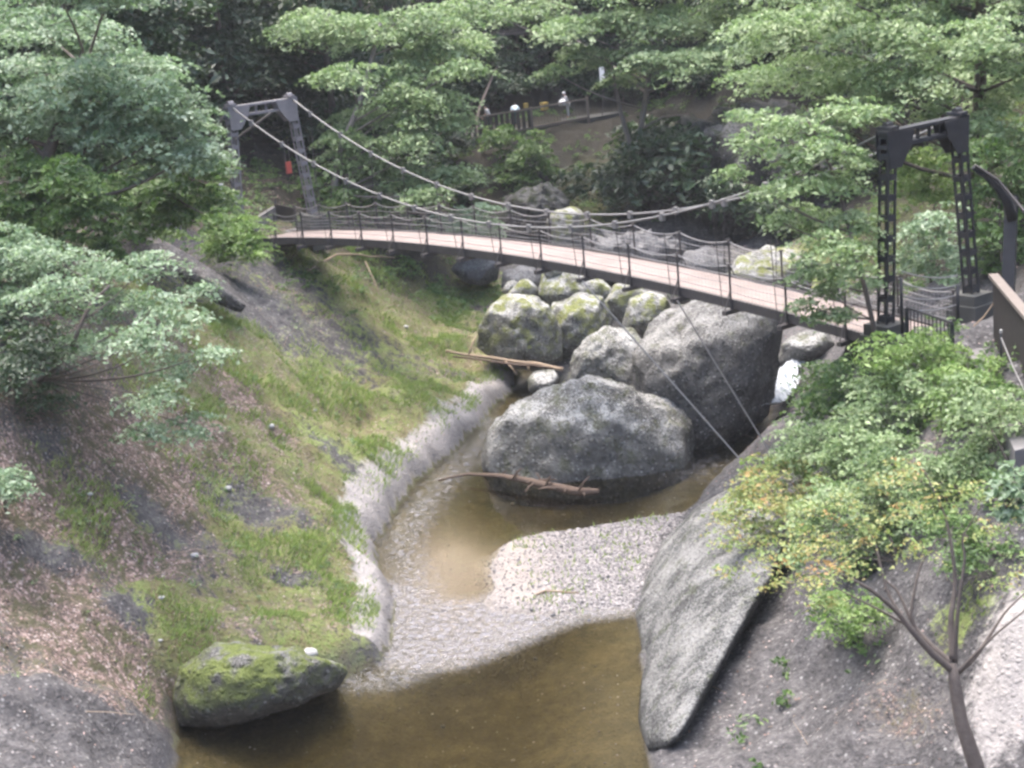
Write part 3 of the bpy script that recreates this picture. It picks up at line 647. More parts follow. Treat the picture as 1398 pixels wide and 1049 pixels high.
# ------------------------------------------------------------------ things at the bridge ends
def post_thing(name, a, b, w, mat, label, cat, group=None, cap=None):
    e = empty(name, a, label, cat, group); m = MB(); m.tube([a, (np.array(a) + b) / 2, b], w / 2, 8); m.build('shaft', mat, e, True)
    if cap: m = MB(); m.tube([np.array(b) + UZ * .003, np.array(b) + UZ * .08], w * .75, 8); m.build('cap', cap, e)
    return e
p0 = atD(309, 296, 72.3); post_thing('marker_post', p0, p0 + np.array([-.05, 0, 1.35]), .12, M['white'], 'white post standing at the foot of the left portal tower', 'post', cap=M['white'])
pc = atD(394, 229, 74.3); b = MB(); b.box(pc, PN * .15 + UZ * 0, DN * .015, UZ * .26); o = b.build('warning_sign', M['red']); tag(o, 'small faded red sign board hanging inside the left portal tower', 'sign')
b = MB()
for k in range(2): b.tube([pc + PN * (.1 - .2 * k) + UZ * .26, pc + PN * (.1 - .2 * k) + UZ * 1.2], .008, 4)
b.build('hanging_wire', M['wire'], o)
# gate panel and parapet on the left landing
gp = [atD(345, 300, 74.5), atD(374, 283, 76), atD(405, 300, 76.5)]
e = empty('landing_gate', atD(388, 305, 76.3), 'dark open gate panel on the left landing of the bridge', 'gate')
b = MB(); b.beam(atD(376, 293, 76), atD(404, 300, 75), .05, 1.0); b.build('panel', M['wood_dark'], e)
b = MB(); b.beam(atD(376, 310, 76), atD(376, 272, 76), .09, .09); b.build('post', M['rail'], e)
b = MB(); b.beam(atD(344, 318, 72.8), atD(376, 297, 76), .18, 1.0); tag(b.build('parapet_wall', M['concrete']), 'grey concrete parapet on the left landing beside the gate', 'wall')
# right landing: railing grille, walkway, plank fence, bent pole, white topped post
ga, gb = atD(1238, 420, 44.0), atD(1300, 441, 41.8)
e = empty('grille_fence', ga - UZ * .9, 'short black grille of upright bars beside the right portal tower', 'fence')
b = MB()
for k in range(13):
    q = ga + (gb - ga) * k / 12; b.tube([q - UZ * .9, q - UZ * .02], .016 if k not in (0, 12) else .06, 5)
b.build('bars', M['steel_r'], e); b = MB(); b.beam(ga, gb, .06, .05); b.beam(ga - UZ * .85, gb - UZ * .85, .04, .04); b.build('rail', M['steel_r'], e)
for (px, y0, y1, D) in ((1232, 375, 455, 44.4), (1308, 386, 440, 45.4)):
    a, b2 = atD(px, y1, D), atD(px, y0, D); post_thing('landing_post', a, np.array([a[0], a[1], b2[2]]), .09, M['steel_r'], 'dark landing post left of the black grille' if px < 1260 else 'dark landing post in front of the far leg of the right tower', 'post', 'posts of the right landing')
e = empty('cable_railing', B(34, 2, .2), 'sagging wire railing between the dark landing posts', 'railing')
for hh in (1.45, 1.1, .75, .4):
    a, c = atD(1232, 440, 44.4) + UZ * hh * .95, atD(1308, 430, 45.4) + UZ * hh * .75; q = np.linspace(0, 1, 9)
    b = MB(); b.tube([a * (1 - t) + c * t - UZ * .12 * 4 * t * (1 - t) for t in q], .018, 5); b.build('wire', M['wire'], e)
# walkway along the right edge
wl = [atD(1318, 452, 43.5), atD(1345, 500, 39.5), atD(1385, 580, 35)]; wr_ = [p + np.array([1.7, .7, 0]) for p in wl]
V = []; 
for a, c in zip(wl, wr_):
    z = -.05; V += [(a[0], a[1], z), (c[0], c[1], z), (c[0], c[1], z - .5), (a[0], a[1], z - .5)]
Fq = [(i * 4 + j, i * 4 + (j + 1) % 4, i * 4 + 4 + (j + 1) % 4, i * 4 + 4 + j) for i in range(2) for j in range(4)] + [(0, 3, 2, 1), (8, 9, 10, 11)]
tag(np_mesh('path', V, Fq, M['concrete'], None), kind='structure')
T0, T1 = atD(1356, 376, 43), atD(1440, 475, 34.5)
e = empty('plank_fence', T0 - UZ * 1.8, 'tall grey plank fence with a broad pale wooden top rail at the right edge', 'fence')
b = MB(); b.beam(T0, T1, .24, .09); b.build('top_rail', M['wood'], e)
d = (T1 - T0); L = np.linalg.norm(d); k = int(L / .17)
b = MB()
for i in range(k):
    q = T0 + d * (i + .5) / k; hh = 1.75
    b.box(q - UZ * (hh / 2 + .06), d / L * .052, np.cross(d / L, UZ) * .02, UZ * hh / 2)
b.build('planks', M['wood_dark'], e)
pa = atD(1367, 492, 39.5); pt = atD(1371, 452, 39.5)
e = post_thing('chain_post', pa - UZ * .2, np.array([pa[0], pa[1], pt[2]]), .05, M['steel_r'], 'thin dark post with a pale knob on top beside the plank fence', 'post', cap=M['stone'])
b = MB(); a = np.array([pa[0], pa[1], pt[2] - .1]); c = atD(1420, 570, 35.5); b.tube([a, a * .67 + c * .33 - UZ * .12, a * .33 + c * .67 - UZ * .12, c], .014, 5); b.build('chain', M['wire'], e)
c1 = atD(1345, 405, 43.4); c0 = atD(1335, 436, 43.4); b = MB(); b.tube([c1 + np.array([.3, -.3, .1]), c0 + np.array([.1, -.2, .1]), c0 + np.array([-.2, -.3, -.1])], .02, 5)
tag(b.build('rope', M['strawwood']), 'pale rope slung from the plank fence towards the tower foot', 'rope')
e = empty('steel_frame', atD(1384, 400, 47.5), 'dark steel post with a sloping bent arm behind the right tower', 'steel frame')
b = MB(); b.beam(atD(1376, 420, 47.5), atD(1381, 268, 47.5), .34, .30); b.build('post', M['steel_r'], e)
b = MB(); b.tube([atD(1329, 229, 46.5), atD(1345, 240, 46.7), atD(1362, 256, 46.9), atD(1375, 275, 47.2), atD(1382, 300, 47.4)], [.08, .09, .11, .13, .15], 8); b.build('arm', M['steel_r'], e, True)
b = MB(); b.tube([atD(1331, 226, 46.4), atD(1362, 246, 46.7), atD(1398, 288, 46.4), atD(1425, 330, 45.6)], .045, 8); b.build('hand_rail', M['rail'], e, True)

# ------------------------------------------------------------------ far path, fence, shelter, people
PTH = [atD(630, 192, 102), atD(727, 174, 105), atD(803, 157, 108)]
PTH = [np.array([p[0], p[1], -.55]) for p in PTH]
e = empty('path_fence', PTH[1], 'brown wooden fence along the far hillside path', 'fence')
for i, p in enumerate(PTH):
    b = MB(); b.beam(p - UZ * .6, p + UZ * 1.25, .16, .16); b.build('post', M['wood'], e)
for a, c in zip(PTH[:-1], PTH[1:]):
    for hh, th_ in ((1.15, .10), (-.05, .16)):
        b = MB(); b.beam(a + UZ * hh, c + UZ * hh, .08, th_); b.build('rail', M['wood'], e)
b = MB(); a, c = PTH[0], PTH[1]
for k in range(13):
    q = a + (c - a) * (k + .5) / 13; b.box(q + UZ * .55, (c - a) / np.linalg.norm(c - a) * .12, np.array([.2, -.4, 0]) * .04, UZ * .55)
b.build('boards', M['wood_dark'], e)
b = MB(); a, c = PTH[1], PTH[2]
for k in range(1, 18):
    q = a + (c - a) * k / 18; b.beam(q, q + UZ * 1.12, .02, .02)
b.build('wire_mesh', M['rail'], e)
dv = (PTH[2] - PTH[0]) / np.linalg.norm(PTH[2] - PTH[0]); pv = np.array([-dv[1], dv[0], 0])
V = [PTH[0] - dv * 8 + pv * .1, PTH[2] + dv * 6 + pv * .1, PTH[2] + dv * 6 + pv * 3.2, PTH[0] - dv * 8 + pv * 3.2]
V = [v + UZ * -.12 for v in V] + [v + UZ * -.6 for v in V]
tag(np_mesh('path', V, [(0, 1, 2, 3), (0, 4, 5, 1), (1, 5, 6, 2), (2, 6, 7, 3), (3, 7, 4, 0), (4, 7, 6, 5)], M['concrete_dark'], None), kind='structure')
# shelter behind the path
e = empty('rest_shelter', PTH[1] + pv * 6, 'dark open shelter with a thin roof edge behind the hillside path', 'shelter')
rc = atD(705, 45, 114)
b = MB(); b.box(rc + pv * 2.2 + dv * .2, dv * 3.6, pv * 2.4, UZ * .10); b.build('roof', M['wood_dark'], e)
b = MB(); b.beam(rc - dv * 3.4 - pv * .25, rc + dv * 3.8 - pv * .25, .06, .18); b.build('roof_edge', M['wood'], e)
for k, off in enumerate((-3.2, .9, 1.6, 3.4)):
    q = rc + dv * off + pv * .2; b = MB(); b.beam(np.array([q[0], q[1], -.9]), q - UZ * .1, .13, .13); b.build('post', M['wood_dark'], e)
b = MB(); q = rc + pv * 4.4; b.box(np.array([q[0], q[1], q[2] / 2 - .6]), dv * 3.4, pv * .06, UZ * (q[2] / 2 + .5)); b.build('back_wall', M['wood_dark'], e)
# signs and bins by the path
p = atD(822, 160, 108); e = empty('banner_pole', p, 'pole with a narrow white banner beside the far path', 'banner')
b = MB(); b.tube([p, atD(826, 92, 108)], .04, 6); b.build('pole', M['rail'], e); b = MB(); b.beam(atD(821, 92, 107.9), atD(823, 116, 107.9), .32, .02, up=(0, 1, 0)); b.build('banner', M['white'], e)
p = atD(866, 100, 106); o = MB(); o.tube([p + np.array([0, -.05, 0]), p + np.array([0, .05, 0])], .26, 12); o = o.build('round_sign', M['yellow']); tag(o, 'small round yellow sign hung on the forked trunk above the path', 'sign')
for px, py, lab in ((743, 146, 'yellow box standing on the far path behind the mesh fence'), (718, 145, 'small yellow bag set down beside the person in white at the fence')):
    p = atD(px, py, 107.5); s_ = .2 if px > 730 else .12
    b = MB(); b.box(p, dv * s_, pv * s_ * .8, UZ * s_); b.box(p + UZ * (s_ + .03), dv * s_ * 1.08, pv * s_ * .9, UZ * .03); tag(b.build('crate' if px > 730 else 'bag', M['yellow']), lab, 'crate' if px > 730 else 'bag')

def skin_obj(name, J, E, mat, parent, root=0):
    me = bpy.data.meshes.new('tmp'); me.from_pydata([j[:3] for j in J], E, []); o = bpy.data.objects.new('tmp', me); COL.objects.link(o)
    md = o.modifiers.new('skin', 'SKIN'); md.use_smooth_shade = True
    for i, sv in enumerate(me.skin_vertices[0].data): sv.radius = (J[i][3], J[i][3] * (J[i][4] if len(J[i]) > 4 else 1)); sv.use_root = (i == root)
    o.modifiers.new('sub', 'SUBSURF').levels = 1
    dg = bpy.context.evaluated_depsgraph_get(); nm = bpy.data.meshes.new_from_object(o.evaluated_get(dg)); nm.name = name
    bpy.data.objects.remove(o); nm.materials.clear(); nm.materials.append(mat)
    o2 = bpy.data.objects.new(name, nm); COL.objects.link(o2); o2.parent = parent; return o2
M['skin'] = simple_mat('skin', (.46, .30, .23), .55, .08, 8); M['hair'] = simple_mat('black_hair', (.015, .013, .012), .5, .2, 20)
M['cloth_white'] = simple_mat('white_cloth', (.72, .72, .73), .85, .06, 12); M['cloth_blue'] = simple_mat('pale_blue_cloth', (.55, .66, .74), .85, .1, 12)
M['cloth_grey'] = simple_mat('grey_cloth', (.42, .43, .44), .85, .1, 12); M['cloth_dark'] = simple_mat('dark_trousers', (.035, .06, .062), .9, .2, 12)
def person(loc, rz, label, shirt, trousers, lean=.1, arm=.35, hat=None):
    root = empty('person', loc, label, 'person', 'people on the far path', rz)
    def L(p):   # lean the upper body forward about the hips
        x, y, z = p
        if z > .93:
            dy, dz_ = y, z - .93; c, s = math.cos(lean), math.sin(lean); y, z = dy * c + dz_ * s, .93 + dz_ * c - dy * s
        return (x, y, z)
    J = []; E = []
    def add(p, r, par=None, asp=1):
        J.append((*L(p), r, asp)); 
        if par is not None: E.append((par, len(J) - 1))
        return len(J) - 1
    pel = add((0, 0, .94), .125); sp = add((0, 0, 1.14), .115, pel); ch = add((0, 0, 1.32), .13, sp); nk = add((0, .01, 1.46), .055, ch)
    hd = add((0, .025, 1.55), .085, nk); ht = add((0, .015, 1.66), .07, hd); add((0, .13, 1.565), .012, hd)
    for sx in (-1, 1):
        add((sx * .10, .01, 1.57), .012, hd)
        shd = add((sx * .18, 0, 1.39), .058, ch); el = add((sx * .25, .06, 1.12), .043, shd); wrs = add((sx * .20, .06 + arm * .7, 1.0 + arm * .1), .028, el)
        pm = add((sx * .19, .13 + arm * .7, .985 + arm * .1), .032, wrs)
        for f in range(4):
            k = add((sx * (.165 + .018 * f), .18 + arm * .7, .97 + arm * .1), .0095, pm); add((sx * (.165 + .018 * f), .205 + arm * .7 + .006 * (f in (1, 2)), .945 + arm * .1), .008, k)
        k = add((sx * .15, .15 + arm * .7, .985 + arm * .1), .011, pm); add((sx * .14, .185 + arm * .7, .97 + arm * .1), .009, k)
        hp = add((sx * .09, 0, .88), .095, pel); kn = add((sx * .10, .03, .49), .062, hp); an = add((sx * .10, -.01, .09), .042, kn); add((sx * .11, .14, .035), .035, an)
    skin_obj('body', J, E, M['skin'], root)
    Q = [(*L((0, 0, .90)), .15), (*L((0, 0, 1.14)), .138), (*L((0, 0, 1.33)), .148), (*L((0, .005, 1.42)), .085)]; QE = [(0, 1), (1, 2), (2, 3)]
    for sx in (-1, 1):
        Q.append((*L((sx * .18, 0, 1.39)), .075)); QE.append((2, len(Q) - 1)); Q.append((*L((sx * .25, .06, 1.12)), .06)); QE.append((len(Q) - 2, len(Q) - 1))
    skin_obj('shirt', Q, QE, M[shirt], root)
    Q = [(0, 0, .93, .14)]; QE = []
    for sx in (-1, 1):
        Q.append((sx * .09, 0, .86, .112)); QE.append((0, len(Q) - 1)); Q.append((sx * .10, .03, .49, .08)); QE.append((len(Q) - 2, len(Q) - 1)); Q.append((sx * .10, -.01, .10, .066)); QE.append((len(Q) - 2, len(Q) - 1))
    skin_obj('trousers', Q, QE, M[trousers], root)
    hc = np.array(L((0, .0, 1.635))); V = ICOV4 * np.array([.098, .118, .095]) + hc; V = V[:, :]
    keep = (ICOV4[ICOF4].mean(1)[:, 2] > -.15) | (ICOV4[ICOF4].mean(1)[:, 1] < -.35)
    h = np_mesh('hat' if hat else 'hair', V, ICOF4[keep], M[hat or 'hair'], root, smooth=True, world=False)
    return root
person((atD(668, 158, 105) * [1, 1, 0]) + UZ * -.60, 1.9, 'person in a white shirt and dark trousers leaning on the fence by the shelter', 'cloth_white', 'cloth_dark', .35, .5)
person((atD(704, 150, 107.0) * [1, 1, 0]) + UZ * -.67, .1, 'person with pale blue shirt bending down behind the path fence', 'cloth_blue', 'cloth_dark', .95, .3)
person((atD(775, 140, 109.2) * [1, 1, 0]) + UZ * -.67, 1.4, 'person in grey clothes and pale hat near the right end of the fence', 'cloth_grey', 'cloth_grey', .3, .3, hat='cloth_white')
p = atD(768, 140, 108.6); b = MB(); b.tube([p - UZ * .2, p, p + UZ * .2], [.24, .28, .12], 10); o = b.build('bag', M['cloth_white'], None, True); tag(o, 'white bag held low by the person in grey', 'bag')
b = MB(); b.tube([p + UZ * .15 - dv * .1, p + UZ * .42, p + UZ * .15 + dv * .1], .015, 5); b.build('strap', M['cloth_grey'], o)

# ------------------------------------------------------------------ wood and stones
def log(name, pts, rad, mat, label, cat, twigs=(), group=None):
    e = empty(name, pts[0], label, cat, group); b = MB()
    P = np.array(pts, float); t = np.linspace(0, len(P) - 1, len(P) * 6); Q = np.stack([np.interp(t, range(len(P)), P[:, i]) for i in range(3)], 1)
    Q += fbm(Q, .9, 2, 3)[:, None] * np.array([0, .03, .05]); b.tube(Q, np.interp(t, range(len(P)), rad), 8); b.build('stem', mat, e, True)
    for a, c, r in twigs:
        b = MB(); m_ = (np.array(a) + c) / 2 + UZ * .05; b.tube([a, m_, c], [r, r * .8, r * .4], 5); b.build('branch', mat, e, True)
    return e
log('fallen_pole', [atD(609, 479, 69.0), atD(660, 488, 68.4), atD(720, 497, 67.8), atD(768, 505, 67.0)], [.05, .07, .08, .09], M['strawwood'], 'long straight fallen pole bridging the stream narrows', 'pole',
    [(atD(640, 485, 68.6), atD(650, 458, 69), .05), (atD(650, 488, 68.5), atD(664, 505, 68.1), .04), (atD(690, 494, 68.0), atD(706, 512, 67.6), .04), (atD(718, 498, 67.8), atD(724, 508, 67.6), .03)], 'stray wood in the stream')
log('fallen_pole', [atD(618, 486, 68.0), atD(680, 495, 67.6), atD(755, 503, 67.0)], [.035, .045, .04], M['driftwood'], 'thinner brown pole lying just below the long straight one', 'pole', (), 'stray wood in the stream')
log('driftwood', [atZ(598, 655, -6.85), atZ(640, 648, -6.75), atZ(690, 652, -6.7), atZ(740, 662, -6.7), atZ(790, 672, -6.8), atZ(818, 670, -6.8)], [.03, .05, .09, .14, .15, .10], M['driftwood'], 'ragged brown driftwood lying in the water against the nearest boulder', 'driftwood',
    [(atZ(700, 655, -6.7), atZ(712, 640, -6.2), .05), (atZ(730, 660, -6.7), atZ(716, 672, -6.8), .05), (atZ(745, 664, -6.7), atZ(752, 650, -6.3), .05), (atZ(760, 668, -6.7), atZ(735, 668, -6.6), .06), (atZ(720, 660, -6.7), atZ(760, 655, -6.5), .06)] + [(lambda p, q: (p, p + q, .035))(atZ(685 + 8 * i, 651 + 1.6 * i, -6.72), rng.normal(0, .32, 3) * [1, 1, .5] + [0, 0, .12]) for i in range(15)], 'stray wood in the stream')
log('twig', [atZ(732, 812, -6.8), atZ(745, 806, -6.78), atZ(790, 808, -6.78)], [.03, .035, .02], M['strawwood'], 'bent pale stick lying on the gravel bar', 'stick', (), 'stray wood in the stream')
log('dead_branch', [HIT(420, 378) + UZ * .2, HIT(465, 366) + UZ * .6, HIT(540, 366) + UZ * .5], [.05, .05, .03], M['strawwood'], 'bare pale branch lying across the shaded bank under the deck', 'branch', [(HIT(500, 370) + UZ * .4, HIT(520, 410) + UZ * .2, .03)])
for px, py, r, lab in ((371, 587, .16, 'white stone highest on the mossy slope'), (266, 762, .17, 'white stone on the slope right of the leaf litter'), (312, 671, .13, 'white stone above the grey patch on the slope'), (222, 822, .12, 'white stone just above the dark crack on the lower slope'),
                       (219, 877, .10, 'white stone low beside the dark crack near the slab'), (124, 680, .12, 'grey white stone among dead leaves on the left slope'), (554, 447, .13, 'pale stone on the grassy bank below the deck'), (424, 902, .24, 'broad grey stone among dry grass by the pool edge'),
                       (430, 562, .10, 'small pale stone at the right of the mossy slope'), (700, 690, .13, 'small stone sticking out of the shallow water'), (625, 652, .15, 'flat stone at the left end of the driftwood')):
    r = r * .8; c = HIT(px, py); V = ICOV4 * np.array([1, .8, .6]) * r; V = V + fbm(V + px, 5, 2, 3)[:, None] * V * .35
    tag(np_mesh('stone', V + c + UZ * r * .25, ICOF4, M['stone'], None, smooth=True), lab, 'stone', 'pale stones scattered on the banks')

# ------------------------------------------------------------------ foliage
def leaves(C, Nn, size, asp=.5):
    k = len(C); size = np.broadcast_to(size, (k,))
    Nn = Nn / np.linalg.norm(Nn, axis=1, keepdims=True)
    a = rng.normal(size=(k, 3)); a -= (a * Nn).sum(1, keepdims=True) * Nn; a /= np.linalg.norm(a, axis=1, keepdims=True); b = np.cross(Nn, a)
    s = size[:, None] * .5
    V = np.stack([C - a * s, C + b * s * asp + Nn * s * .15, C + a * s, C - b * s * asp + Nn * s * .15], 1).reshape(-1, 3)
    return V, np.arange(4 * k).reshape(-1, 4)
def cluster_leaves(clusters, leaf, dens=.9, flat=.45, spray=.42, tilt=.62, nmul=1.0):
    dens, nmul, flat = dens * 1.15, nmul * 2.3, min(.75, flat * 1.35)
    Cs, Ns, Ts = [], [], []
    for c, R in clusters:
        ns = max(4, int(13 * nmul))
        d = rng.normal(size=(ns, 3)); d /= np.linalg.norm(d, axis=1, keepdims=True); d *= rng.random((ns, 1)) ** .45 * R; d[:, 2] *= flat
        out = d.copy(); out[:, 2] = 0; out /= np.maximum(np.linalg.norm(out, axis=1, keepdims=True), .1)
        r = R * spray * rng.uniform(.6, 1.25, ns); st = rng.normal(0, .21, ns)
        for i in range(ns):
            k = max(6, int(dens * math.pi * r[i] ** 2 / (leaf ** 2 * .5)))
            th = rng.random(k) * 2 * math.pi; q = np.sqrt(rng.random(k)) * r[i] * (1 + .35 * np.sin(th * 3 + i))
            stretch = 1.35
            ex = out[i] * stretch; ey = np.array([-out[i, 1], out[i, 0], 0])
            P = c + d[i] + np.outer(q * np.cos(th), ex) + np.outer(q * np.sin(th), ey)
            P[:, 2] += -.38 * q * (q / r[i]) * .8 + rng.normal(0, .05 * R * .5, k) - .22 * q * np.cos(th)
            Nv = rng.normal(0, tilt, (k, 3)) + np.array([0, 0, 1]) + out[i] * .35
            Cs.append(P); Ns.append(Nv); Ts.append(np.clip(.5 + st[i] + rng.normal(0, .13, k), 0, 1))
    return np.vstack(Cs), np.vstack(Ns), np.concatenate(Ts)
def crown(name, clusters, leaf, mat, parent, **kw):
    leaf = leaf * 1.2
    Cc, Nc, T = cluster_leaves(clusters, leaf, **kw)
    sz = leaf * np.exp(rng.normal(0, .3, len(Cc))); V, Fq = leaves(Cc, Nc, sz)
    return np_mesh(name, V, Fq, mat, parent, {'tint': np.repeat(T, 4)})
def tree(label, base, clusters, leaf, mat, tr=.18, bark='bark', name='tree', cat='tree', group=None, trunk_pts=None, limbs=True, cname='crown', **kw):
    base = np.array(base, float); e = empty(name, base, label, cat, group)
    cs = np.array([c for c, R in clusters]); zm = cs[:, 2].max()
    if trunk_pts is None:
        top = np.array([cs[:, 0].mean(), cs[:, 1].mean(), max(base[2] + .4 * (zm - base[2]), cs[:, 2].mean() + .15 * (zm - cs[:, 2].mean()))])
        m1 = base * .6 + top * .4; m1[:2] += rng.normal(0, .05 * np.linalg.norm(top - base), 2) * .6
        trunk_pts = [base - UZ * .3, m1, top]
    P = np.array(trunk_pts, float); t = np.linspace(0, len(P) - 1, 14)
    Q = np.stack([np.interp(t, range(len(P)), P[:, i]) for i in range(3)], 1)
    for _ in range(3): Q[1:-1] = (Q[:-2] + Q[1:-1] * 2 + Q[2:]) / 4
    b = MB(); b.tube(Q, np.linspace(tr, tr * .45, 14), 9)
    if limbs:
        for c, R in clusters:
            hz = np.hypot(*(Q[:, :2] - c[:2]).T); want = c[2] - .45 * hz; i = int(np.argmin(np.abs(Q[2:, 2] - want[2:]) + .15 * hz[2:])) + 2
            a = Q[i]; mid = a * .5 + c * .5 + UZ * (-.08 * np.linalg.norm(c - a)) + rng.normal(0, .06, 3) * np.linalg.norm(c - a)
            r0 = tr * .38 * (1 - .4 * i / 14); s = np.linspace(0, 1, 7)[:, None]
            LQ = (1 - s) ** 2 * a + 2 * s * (1 - s) * mid + s ** 2 * c
            b.tube(LQ, np.linspace(r0, max(.012, r0 * .25), 7), 5)
            for _ in range(3):
                dd = rng.normal(size=3); dd[2] = abs(dd[2]) * .3; dd *= R * .7 / np.linalg.norm(dd); s0 = LQ[rng.integers(3, 6)]
                b.tube([s0, s0 + dd * .5 + UZ * .05, s0 + dd], [max(.01, r0 * .3), max(.008, r0 * .2), .006], 4)
    b.build('trunk', M[bark], e, True)
    crown(cname, clusters, leaf, M[mat], e, **kw)
    return e
def pxc(l, D, js=1.5): return [(atD(px, py, D + rng.normal(0, js)), R * 1.22 * D / F) for px, py, R in l]
M['leaf_mint'] = leaf_mat('pale_blue_green_leaves', leaf_palette((.10, .165, .09), (.26, .36, .215), (.45, .54, .40)))
M['leaf_mid'] = leaf_mat('mid_green_leaves', leaf_palette((.045, .09, .03), (.105, .185, .055), (.20, .29, .095)))
M['leaf_yel'] = leaf_mat('yellow_green_leaves', leaf_palette((.08, .15, .035), (.18, .29, .075), (.32, .42, .14)))
M['leaf_dark'] = leaf_mat('shade_dark_leaves', leaf_palette((.014, .030, .014), (.030, .058, .026), (.055, .095, .042)), .2)  # forest shade put into these darker leaf colours
M['leaf_aut'] = leaf_mat('turning_leaves', [(.12, (.13, .20, .06)), (.42, (.27, .36, .12)), (.68, (.40, .39, .14)), (.9, (.48, .27, .11))])
M['leaf_lit'] = leaf_mat('pale_green_leaves', leaf_palette((.10, .165, .07), (.25, .345, .155), (.43, .52, .30)))
M['grass'] = leaf_mat('grass_blades', [(.1, (.12, .17, .045)), (.4, (.22, .31, .08)), (.65, (.31, .39, .13)), (.9, (.45, .41, .23))], .25, .6, .2)
M['litter'] = leaf_mat('dead_leaves', [(.1, (.11, .075, .06)), (.4, (.25, .165, .14)), (.65, (.38, .27, .24)), (.9, (.48, .41, .37))], .05, .7, .2)

# left bank trees
tree('tall tree with pale blue green layered leaves filling the upper left corner', (-14.5, 52, 4.2), pxc([(40, 30, 62), (115, 45, 58), (45, 105, 60), (125, 105, 58), (185, 95, 46), (225, 130, 46), (95, 165, 58), (175, 165, 55), (245, 165, 44), (30, 175, 52), (265, 205, 40), (215, 215, 48), (-40, 60, 60), (-40, 150, 60), (60, -40, 60), (150, -20, 50), (120, 215, 48)], 52, 1.3), .125, 'leaf_mint', .26, flat=.4)
tree('bushy mid green tree below the pale one and left of the grey tower', (-14.8, 58, 2.6), pxc([(255, 235, 42), (285, 265, 34), (215, 265, 42), (160, 245, 45), (250, 290, 38), (195, 300, 40), (285, 225, 26), (295, 300, 20)], 59, 1.2), .12, 'leaf_mid', .14, flat=.5, name='bushy_tree', dens=1.0)
tree('yellow green shrub at the left frame edge under the pale tree', HIT(60, 340), pxc([(30, 235, 45), (95, 250, 45), (50, 290, 45), (115, 300, 42), (0, 290, 45), (60, 330, 36), (150, 330, 30)], 51, 1.0), .12, 'leaf_mid', .09, flat=.5, name='shrub', cat='shrub', cname='foliage', dens=1.0)
tree('small bright yellow green shrub at the foot of the grey tower', HIT(320, 345), pxc([(300, 318, 28), (335, 320, 30), (322, 300, 24), (345, 338, 22), (290, 335, 22), (315, 345, 22)], 65, .5), .10, 'leaf_yel', .05, flat=.6, name='shrub', cat='shrub', cname='foliage')
bt = atD(35, 535, 45.5)
tree('leaning slender tree with sparse pale sprays over the left slope', bt, pxc([(130, 365, 46), (195, 360, 44), (75, 400, 46), (140, 415, 46), (215, 410, 40), (255, 440, 34), (190, 460, 42), (120, 470, 44), (240, 500, 38), (290, 480, 26), (215, 540, 38), (260, 580, 34), (195, 590, 30), (60, 345, 42), (270, 395, 26)], 44.5, 1.0), .10, 'leaf_mint', .085, flat=.32, dens=.50, nmul=.85, trunk_pts=[bt, atD(62, 515, 45), atD(95, 485, 44.6), atD(108, 450, 44.3), atD(118, 420, 44.5), atD(150, 390, 44.5)])
tree('grey brown bush with thin bare twigs at the left edge of the slope', HIT(20, 560), pxc([(15, 500, 45), (50, 470, 40), (10, 440, 45), (60, 545, 30), (-30, 520, 50)], 44, .8), .10, 'leaf_dark', .06, flat=.5, name='shrub', cat='shrub', cname='foliage', dens=.6)
tree('pale leafy bush cut by the left frame edge in mid height', HIT(-10, 390), pxc([(10, 370, 42), (45, 350, 36), (-30, 340, 50), (20, 410, 32), (15, 330, 40)], 46, .8), .10, 'leaf_mint', .06, flat=.45, name='shrub', cat='shrub', cname='foliage', dens=.7)
tree('small pale bush low at the left frame edge above the leaf litter', HIT(5, 690), pxc([(8, 650, 28), (25, 668, 20), (-20, 660, 40)], 40.5, .4), .09, 'leaf_mint', .05, flat=.45, name='shrub', cat='shrub', cname='foliage', dens=.7)

# centre trees behind the bridge
cb = HIT(452, 292)
tree('slender pale trunked tree with light layered sprays left of centre behind the cables', cb, pxc([(600, 62, 48), (560, 88, 44), (625, 95, 32), (510, 40, 56), (440, 30, 52), (585, 25, 48), (545, 125, 42), (600, 140, 36), (500, 160, 40), (560, 180, 48), (490, 215, 42), (535, 240, 44), (605, 232, 36), (470, 190, 30), (585, 265, 30), (625, 165, 22), (470, 100, 36), (520, 270, 26), (640, 50, 22)], 80, 2.0), .17, 'leaf_lit', .20, 'bark_pale', flat=.28, dens=.85, trunk_pts=[cb - UZ * .3, atD(456, 255, 79), atD(462, 205, 79.5), atD(490, 150, 80), atD(505, 90, 80), atD(520, 30, 80)])
tree('pale bush seen through the railing netting behind the middle of the deck', HIT(640, 320), pxc([(625, 300, 24), (655, 295, 24), (640, 315, 22), (600, 305, 18), (670, 312, 16)], 80, .5), .14, 'leaf_mint', .05, flat=.5, name='shrub', cat='shrub', cname='foliage')
fb = atD(868, 246, 96)
ft = tree('forked tree with spreading pale layers above the far path', fb, pxc([(650, 8, 44), (720, 12, 44), (775, 38, 36), (830, 28, 46), (900, 28, 50), (955, 28, 46), (880, 78, 40), (940, 82, 40), (820, 78, 30), (755, 98, 22), (990, 66, 38), (1020, 25, 40), (790, 70, 24), (850, 105, 26), (700, -20, 44), (800, -20, 50), (900, -25, 55), (1000, -20, 50)], 94, 2.2), .19, 'leaf_lit', .22, 'bark_pale', flat=.25, dens=.85,
          trunk_pts=[fb - UZ * .5, atD(870, 215, 96), atD(876, 165, 95.5), atD(886, 110, 95), atD(893, 62, 94.5), atD(900, 20, 94)])
